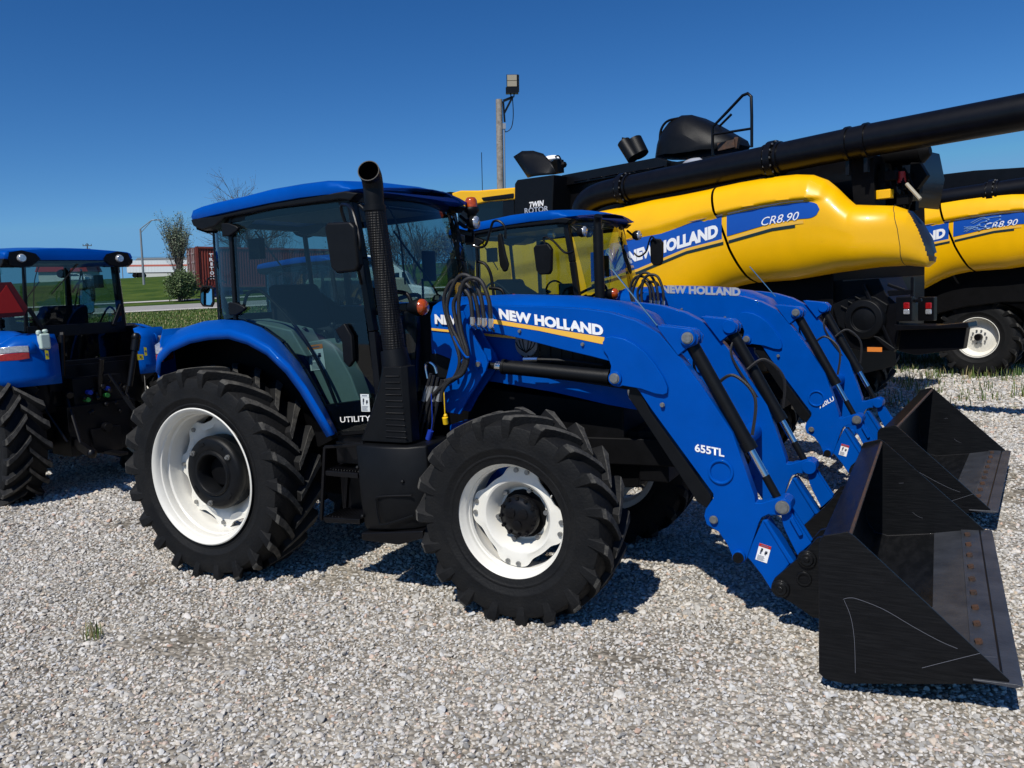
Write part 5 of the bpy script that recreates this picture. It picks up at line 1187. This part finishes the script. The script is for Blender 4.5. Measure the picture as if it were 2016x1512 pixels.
blades(b, p.x, p.y, .01, .11, 40, .06, .003, .5); tag(b.build('small_weed', [GR1, DRY], smooth=False), 'lone small weed sprouting from the open gravel at the lower left', 'weed')
# ------------------------------------------------------------------ background things; upright follows the true vertical
UPT = (Vector((0, 0, 1))+RH*.036).normalized()
def place(u, v, depth, face=0):
    """matrix standing at the ground under pixel (u, v) at the given depth; x runs to the right of the picture"""
    p = D(u, v, depth); z = UPT; x = (RH-z*RH.dot(z)).normalized(); y = z.cross(x)
    if face: x, y = x*math.cos(face)+y*math.sin(face), y*math.cos(face)-x*math.sin(face)
    return Matrix(((x.x, y.x, z.x, p.x), (x.y, y.y, z.y, p.y), (x.z, y.z, z.z, p.z), (0, 0, 0, 1)))
def px_m(depth): return depth/FPX
# floodlight pole
dp = 22; k = px_m(dp); mw = place(990, 700, dp); hgt = (700-212)*k
T = thing('floodlight_pole', 'weathered wooden pole carrying a square black floodlight, behind the harvester cab', 'light pole', mw=mw)
b = MB(); b.tube([(0, 0, -.5), (0, 0, hgt*.5), (-.01, 0, hgt)], [.105, .085], 16, False); b.build('pole', WOODP, T)
b = MB(); b.bar((.10, -.02, hgt-4*k), (.13, -.02, hgt-42*k), .06, .05); b.bar((.1, -.02, hgt-3*k), (26*k, -.02, hgt+4*k), .05, .06); b.bar((.12, -.02, hgt-26*k), (24*k, -.02, hgt+2*k), .05, .05); b.build('bracket', BLK, T)
b = MB(); c = Vector((25*k, -.05, hgt+27*k)); b.box(c+Vector((.0, .02, 0)), (22*k, .12, 34*k)); b.box(c+Vector((-.01, .0, -12*k)), (24*k, .16, 11*k))
for i in range(12): b.box(c+Vector((11*k, .03, 16*k-i*2.6*k)), (.05, .14, .012))
b.bar(c+Vector((-.05, 0, -15*k)), c+Vector((-.04, 0, -24*k)), .03, .03); b.bar(c+Vector((.05, 0, -15*k)), c+Vector((.03, 0, -24*k)), .03, .03); b.mat(1)
b.box(c+Vector((-.01, -.05, 11*k)), (18*k, .03, 10*k)); b.box(c+Vector((-.01, -.05, 0*k)), (18*k, .03, 10*k)); b.build('floodlight', [BLK, mat('lamp_lens', (.34, .30, .22), .3)], T)
b = MB(); b.tube([(25*k, 0, hgt+2*k), (26*k, 0, hgt-30*k), (22*k, 0, hgt-52*k), (12*k, 0, hgt-60*k), (9*k, 0, hgt-56*k)], .012, 6); b.build('cable', BLK, T)
b = MB(); b.cyl((.115, -.04, 0), (.115, -.04, hgt-50*k), .018, 8); b.box((.115, -.04, hgt-50*k), (.08, .06, .14)); b.build('conduit', GALV, T)
# street lamp beyond the road
dp = 75; k = px_m(dp); mw = place(283, 552, dp); T = thing('street_lamp', 'tall slim grey street lamp with a long arm, left of the leafy tree', 'street lamp', mw=mw)
h = 100*k; b = MB(); b.tube([(0, 0, -1), (-.02, 0, h)], [.12, .08], 10, False); b.build('pole', GALV, T)
b = MB(); b.tube([(0, 0, h), (.9, 0, h+.65), (1.1, 0, h+.75), (1.5, 0, h+.78)], .04, 6); b.tube([(0, 0, h-.35), (.6, 0, h+.25), (1.05, 0, h+.72)], .03, 6); b.box((1.6, 0, h+.78), (.5, .2, .09)); b.build('lamp_arm', GALV, T)
# utility pole and wires far off
dp = 240; k = px_m(dp); mw = place(177, 560, dp); T = thing('utility_pole', 'distant brown utility pole with a cross arm, above the left tractor roof', 'utility pole', mw=mw)
h = 80*k; b = MB(); b.tube([(0, 0, -2), (0, 0, h)], [.2, .16], 8, False); b.box((0, 0, h-.7), (2.6, .16, .2)); b.box((0, 0, h-1.6), (1.6, .16, .16))
for i in range(4): b.cyl((-1.2+i*.8, 0, h-.6), (-1.2+i*.8, 0, h-.2), .09, 6)
b.build('pole', BARK, T)
b = MB()
for v0, v1 in ((505, 499), (509, 503)): b.tube([D(165, v0-2, 240), D(300, v0+1.5, 200), D(400, v1, 150), D(560, v1-12, 120)], .035, 5)
tag(b.build('overhead_wires', BLK, None), 'thin dark overhead wires strung from the distant utility pole', 'wires')
dp = 110; mw = place(242, 548, dp); k = px_m(dp); T = thing('road_sign', 'small red-backed sign on a post beyond the left tractor cab', 'road sign', mw=mw)
b = MB(); b.cyl((0, 0, -1), (0, 0, 2.3), .06, 8); b.build('post', GALV, T); b = MB(); b.box((-.1, -.06, 2.2), (.7, .03, .75)); b.build('panel', mat('sign_red', (.3, .08, .06), .5), T)
# white semi trailer on the bank
dp = 190; k = px_m(dp); mw = place(255, 547, dp, math.radians(4)); T = thing('semi_trailer', 'long white semi trailer with a red band, parked on top of the bank', 'trailer')
T.matrix_world = mw
b = MB(); L_ = 175*k; b.box((L_/2, 0, 2.55), (L_, 2.5, 2.75)); 
for i in range(30): b.box((i*L_/30, -1.26, 2.55), (.04, .02, 2.7))
b.build('box_body', WHV, T); b = MB(); b.box((L_/2-1, -1.265, 2.75), (L_-3, .02, .42)); b.mat(0); b.build('red_band', mat('faded_red_band', (.55, .14, .10), .5), T)
b = MB(); b.box((L_/2, 0, 1.1), (L_, 1.2, .2))
for x in (1.6, 2.9):
    for y in (-1, 1): b.cyl((x, y*1.2, .52), (x, y*.8, .52), .52, 16)
b.box((L_*.7, -.9, .6), (.2, .2, 1)); b.build('running_gear', DRK, T)
# low pale building and a sign behind the trailer
dp = 230; k = px_m(dp); T = thing('low_building', 'low pale building behind the leafy tree, right of the white trailer', 'building'); T.matrix_world = place(350, 545, dp)
b = MB(); b.box((0, 0, 1.8), (20, 8, 4)); b.build('wall', SIDING, T); b = MB(); b.prism([(-10.5, 3.8), (10.5, 3.8), (9, 5.2), (-9, 5.2)], -4.5, 4.5); b.build('roof', GALV, T)
# red roofed building and white cars beyond, seen through the left tractor's cab
dp = 200; k = px_m(dp); T = thing('red_roofed_building', 'long low building with a red roof on the bank, seen through the left tractor cab', 'building'); T.matrix_world = place(125, 556, dp)
b = MB(); b.box((0, 3, 1.4), (12, 6, 2.8)); b.build('wall', SIDING, T); b = MB(); b.prism([(-6.5, 2.6), (6.5, 2.6), (5.8, 4.2), (-5.8, 4.2)], -.6, 6.6); b.build('roof', REDP, T)
def car(name, label, M4, m, L=4.6, H=1.5, van=False):
    T = thing(name, label, 'car'); T.matrix_world = M4
    b = MB(); pr = [(-L/2, .35), (-L/2, .8), (-L/2+.15, .95), (-L*.33, 1.0), (-L*.2, H), (L*.22, H), (L*.36, 1.0), (L/2-.1, .9), (L/2, .6), (L/2, .35)]
    if van: pr = [(-L/2, .4), (-L/2, 1.1), (-L*.40, 1.2), (-L*.30, H), (L*.40, H), (L*.47, 1.15), (L/2, .9), (L/2, .4)]
    b.prism(pr, -.9, .9); b.build('body', m, T, bevel=.08, seg=3)
    b = MB(); b.prism([(-L*.28, 1.02), (-L*.19, H-.1), (L*.2, H-.1), (L*.31, 1.02)], -.91, .91); b.build('windows', GLSD, T)
    for x in (-L*.31, L*.31):
        for y in (-.8, .8): b = MB(); b.cyl((x, y*1.1, .34), (x, y*.85, .34), .34, 20); b.mat(1); b.cyl((x, y*1.12, .34), (x, y*1.1, .34), .2, 16); b.build('wheel', [RUB, GALV], T)
    return T
car('parked_car', 'white car parked up on the bank, nearer the tractor wiper, seen through the left cab', place(148, 555, 150), WHV, 4.6)
car('parked_car', 'pale grey car partly behind the white one on the bank, seen through the left cab', place(163, 555, 158), GALV, 4.6)
car('sport_utility_vehicle', 'tan sport utility vehicle seen low through the nearest cab door glass', place(690, 645, 30, math.radians(15)), TAN, 4.8, 1.8, True)
# container on its chassis
dp = 56; k = px_m(dp); x0, x1 = 390, 720
T = thing('shipping_container', 'dark red shipping container with tall white letters, on a blue chassis beside the leafy tree', 'container'); T.matrix_world = place(391, 590, dp, math.radians(35))
L_ = 12.2; b = MB(); zb = .85; H = 2.75; n = 66; pts = []
for i in range(n):
    a = L_*i/n; pts += [(a, 0), (a+L_/n*.35, 0), (a+L_/n*.5, .07), (a+L_/n*.85, .07)]
pts.append((L_, 0)); b.add([(x, y, zb) for x, y in pts]+[(x, y, zb+H) for x, y in pts], [(i, i+1, i+1+len(pts), i+len(pts)) for i in range(len(pts)-1)])
b.box((L_/2, 1.25, zb+H/2), (L_-.06, 2.3, H-.05)); b.box((L_/2, .0, zb+.07), (L_, .12, .16)); b.box((L_/2, .0, zb+H-.05), (L_, .12, .12)); b.box((.05, 0, zb+H/2), (.16, .14, H)); b.box((L_-.05, 0, zb+H/2), (.16, .14, H))
cb = b.build('container_body', CONT, T, smooth=False)
b = MB(); b.box((-.02, 1.2, zb+H/2), (.06, 2.3, H-.1)); b.mat(1)
for y in (.35, .75, 1.6, 2.05): b.cyl((-.08, y, zb+.1), (-.08, y, zb+H-.1), .03, 6)
for z in (.5, 1.1, 1.7, 2.3):
    for y in (.35, .75, 1.6, 2.05): b.box((-.10, y, zb+z), (.05, .22, .10))
b.build('container_doors', [DOORM, mat('door_bar', (.33, .26, .25), .5)], T, smooth=False)
for i, ch in enumerate('TRITON'):
    text(ch, None, (.84 if ch != 'I' else .90, -.07, zb+H-.68-i*.305), (1, 0, 0), (0, 0, 1), .27 if ch != 'I' else .15, .235, WPT, parent=cb, bold=.05)
b = MB(); b.box((L_/2, 1.2, zb-.12), (L_, .9, .2)); 
for x in (.3, 1.2, 2.1): b.bar((x, .3, zb), (x, .3, 0), .08, .08); b.bar((x, .3, .2), (x+.6, .3, zb-.1), .06, .06)
for x in (1.3, 2.6):
    for y in (.1, 2.1): b.cyl((x, y, .5), (x, y+.3, .5), .5, 18)
b.box((L_*.75, .4, .4), (.15, .15, .9)); b.build('chassis', mat('chassis_blue', (.02, .05, .18), .6), T, smooth=False)
# white semi truck seen through the windshield
dp = 47; k = px_m(dp); T = thing('semi_truck', 'white semi truck with a sloping bonnet, seen through the nearest windshield', 'truck'); T.matrix_world = place(800, 620, dp)
b = MB(); b.prism([(-2.6, .5), (-2.6, 3.35), (-1.9, 3.4), (-.9, 3.2), (-.1, 2.55), (.15, 2.45), (.5, 1.72), (1.55, 1.55), (1.75, 1.2), (1.75, .5)], -1.1, 1.1); b.build('body', WHV, T, bevel=.12, seg=3)
b = MB(); b.prism([(-.05, 2.45), (.14, 2.38), (.42, 1.75), (-.05, 1.75)], -1.11, 1.11); b.prism([(-.75, 2.35), (-.2, 2.4), (-.2, 1.75), (-.75, 1.75)], -1.11, 1.11); b.prism([(-2.2, 2.9), (-1.9, 2.9), (-1.9, 2.5), (-2.2, 2.5)], -1.11, 1.11); b.build('windows', GLSD, T)
b = MB(); b.box((1.3, -1.12, 1.1), (.35, .06, .22)); b.build('headlight', CLRL, T)
b = MB(); b.box((-2, 0, .6), (8, 1, .3))
for x in (1.0, -3.4, -4.8):
    for y in (-1, 1): b.cyl((x, y*1.1, .5), (x, y*.75, .5), .5, 18)
b.build('running_gear', DRK, T)
# ------------------------------------------------------------------ trees
LEAF1 = mat('tree_leaf', (.045, .085, .02), .6, col2=(.12, .16, .06), scale=.9); LEAF2 = mat('silvery_leaf', (.09, .13, .075), .6, col2=(.20, .23, .15), scale=.9); BUD = mat('twig_buds', (.11, .10, .05), .8)
def branch(b, p, d, L, r, lvl, tips, seed, up=.12, kids=(3, 5), spread=.75):
    R = seed; pts = [p]; q = p.copy(); dd = d.copy(); n = 4
    for i in range(n):
        dd = (dd+Vector((R.gauss(0, .13), R.gauss(0, .13), R.gauss(0, .08)+up*.3))).normalized(); q = q+dd*L/n; pts.append(q.copy())
    b.tube(pts, [r, r*.5], 6 if lvl > 1 else (4 if lvl else 3), False, cap=False)
    if lvl == 0: tips.append((q, dd)); tips.append((pts[2], dd)); return
    for k in range(R.randint(*kids)+1):
        t = R.uniform(.3, 1); i = min(n-1, int(t*n)); o = pts[i].lerp(pts[i+1], t*n-i); a = Vector((R.gauss(0, 1), R.gauss(0, 1), R.gauss(0, 1)+up)).normalized()
        nd = (dd*(1-spread*.5)+a*spread).normalized(); branch(b, o, nd, L*R.uniform(.5, .75), max(.011, r*.5*R.uniform(.8, 1.1)), lvl-1, tips, R, up, kids, spread)
    tips.append((q, dd))
def tree(name, label, M4, H, rad, lv, leaf=None, nleaf=0, ls=.1, cr=.5, sd=1, trunks=1, up=.2, bark=None, kids=(3, 5), spread=.75, tr=.25):
    R = random.Random(sd); T = thing(name, label, 'tree'); T.matrix_world = M4; tips = []; b = MB(); t2 = MB()
    for i in range(trunks):
        a = R.uniform(0, 2*PI); off = Vector((math.cos(a)*.4*(trunks > 1)*R.random()*rad/3, math.sin(a)*.3*(trunks > 1), 0)); top = off+Vector((R.gauss(0, .08)*H*(trunks > 1)*.6, R.gauss(0, .1), H*tr))
        t2.tube([off-Vector((0, 0, .5)), off.lerp(top, .5)+Vector((R.gauss(0, .05), 0, 0)), top], [H*.022/(trunks**.5), H*.016/(trunks**.5)], 8, False)
        for k in range(5):
            a = 2*PI*k/5+R.random(); d = Vector((math.cos(a)*rad/H, math.sin(a)*rad/H, .55+.5*R.random())).normalized(); branch(b, top-Vector((0, 0, R.random()*H*.12)), d, H*.36, H*.011/(trunks**.4), lv, tips, R, up, kids, spread)
        branch(b, top, Vector((0, 0, 1)), H*.42, H*.013/(trunks**.4), lv, tips, R, up, kids, spread)
    t2.build('trunk', bark or BARK, T)
    if leaf:
        b.mat(1)
        for q, d in tips:
            for _ in range(nleaf):
                c = q+Vector((R.gauss(0, cr), R.gauss(0, cr), R.gauss(0, cr))); s = ls*R.uniform(.6, 1.4); u = Vector((R.gauss(0, 1), R.gauss(0, 1), R.gauss(0, 1))).normalized(); v = u.orthogonal().normalized()*.6
                b.add([c-u*s, c+v*s, c+u*s, c-v*s], [(0, 1, 2, 3)])
    b.build('crown', [bark or BARK, leaf or BARK], T, smooth=False)
    return T
tree('leafy_tree', 'young leafy tree with silvery sparse top beside the red container', place(356, 590, 53), 5.3, .8, 2, LEAF2, 4, .045, .12, 3, 4, .9, kids=(3, 4), spread=.42, tr=.3)
tree('leafy_tree', 'low dark green many-stemmed shrubby tree at the foot of the red container', place(362, 592, 52), 2.3, 1.2, 2, LEAF1, 6, .06, .14, 5, 6, .35, kids=(3, 4), spread=.8, tr=.12)
tree('bare_tree', 'large bare budding tree rising behind the red container', place(495, 600, 62), 9.7, 4.8, 3, BUD, 2, .028, .14, 11, 1, .25, kids=(4, 6), spread=.7, tr=.24)
tree('bare_tree', 'bare tree with fine twigs seen through the nearest windshield', place(820, 610, 48), 6.6, 3.2, 3, BUD, 2, .022, .1, 21, 1, .35, kids=(4, 5), spread=.6, tr=.2)
tree('bare_tree', 'bare tree at the left of the windshield view, behind the white truck', place(700, 605, 58), 6.0, 3.6, 3, BUD, 2, .05, .12, 31, 1, .25, kids=(3, 4), spread=.65, tr=.22)
tree('budding_tree', 'small budding tree just showing beyond the harvester cab', place(905, 600, 45), 5.4, 1.4, 2, BUD, 8, .06, .12, 41, 1, .4, kids=(3, 4), spread=.5, tr=.25)
# ------------------------------------------------------------------ light
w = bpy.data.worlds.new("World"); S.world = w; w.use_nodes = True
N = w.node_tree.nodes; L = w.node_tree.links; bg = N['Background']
sky = N.new('ShaderNodeTexSky'); sky.sky_type = 'NISHITA'; sky.sun_disc = False
SUN = Vector((0.0, -.80, 1.0)).normalized()
el = math.asin(SUN.z); sky.sun_elevation = el; sky.sun_rotation = math.atan2(SUN.x, SUN.y)
sky.air_density = 1.0; sky.dust_density = .1; sky.ozone_density = 3.0
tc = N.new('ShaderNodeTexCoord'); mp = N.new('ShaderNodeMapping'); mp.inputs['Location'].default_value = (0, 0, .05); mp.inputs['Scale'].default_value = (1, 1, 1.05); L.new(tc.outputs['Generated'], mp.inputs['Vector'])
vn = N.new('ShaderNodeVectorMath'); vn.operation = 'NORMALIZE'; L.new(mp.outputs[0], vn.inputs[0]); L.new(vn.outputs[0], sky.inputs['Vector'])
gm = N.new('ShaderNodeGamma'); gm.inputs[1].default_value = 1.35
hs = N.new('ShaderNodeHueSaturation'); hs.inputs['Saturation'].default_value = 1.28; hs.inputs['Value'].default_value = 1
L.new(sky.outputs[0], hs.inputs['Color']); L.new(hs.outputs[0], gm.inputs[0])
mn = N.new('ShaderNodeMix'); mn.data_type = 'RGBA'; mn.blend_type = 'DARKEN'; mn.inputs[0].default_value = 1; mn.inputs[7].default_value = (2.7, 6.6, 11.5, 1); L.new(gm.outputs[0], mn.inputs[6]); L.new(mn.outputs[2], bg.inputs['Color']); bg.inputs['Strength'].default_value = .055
sd = bpy.data.lights.new('sun', 'SUN'); sd.energy = 4.4; sd.angle = math.radians(.53); sd.color = (1, .955, .875)
so = bpy.data.objects.new('sun', sd); COL.objects.link(so); so.rotation_euler = SUN.to_track_quat('Z', 'Y').to_euler()
S.view_settings.view_transform = 'Standard'; S.view_settings.look = 'None'; S.view_settings.exposure = 0; S.view_settings.gamma = 1
S.cycles.max_bounces = 8; S.cycles.transparent_max_bounces = 24; S.cycles.use_denoising = True
S.render.film_transparent = False
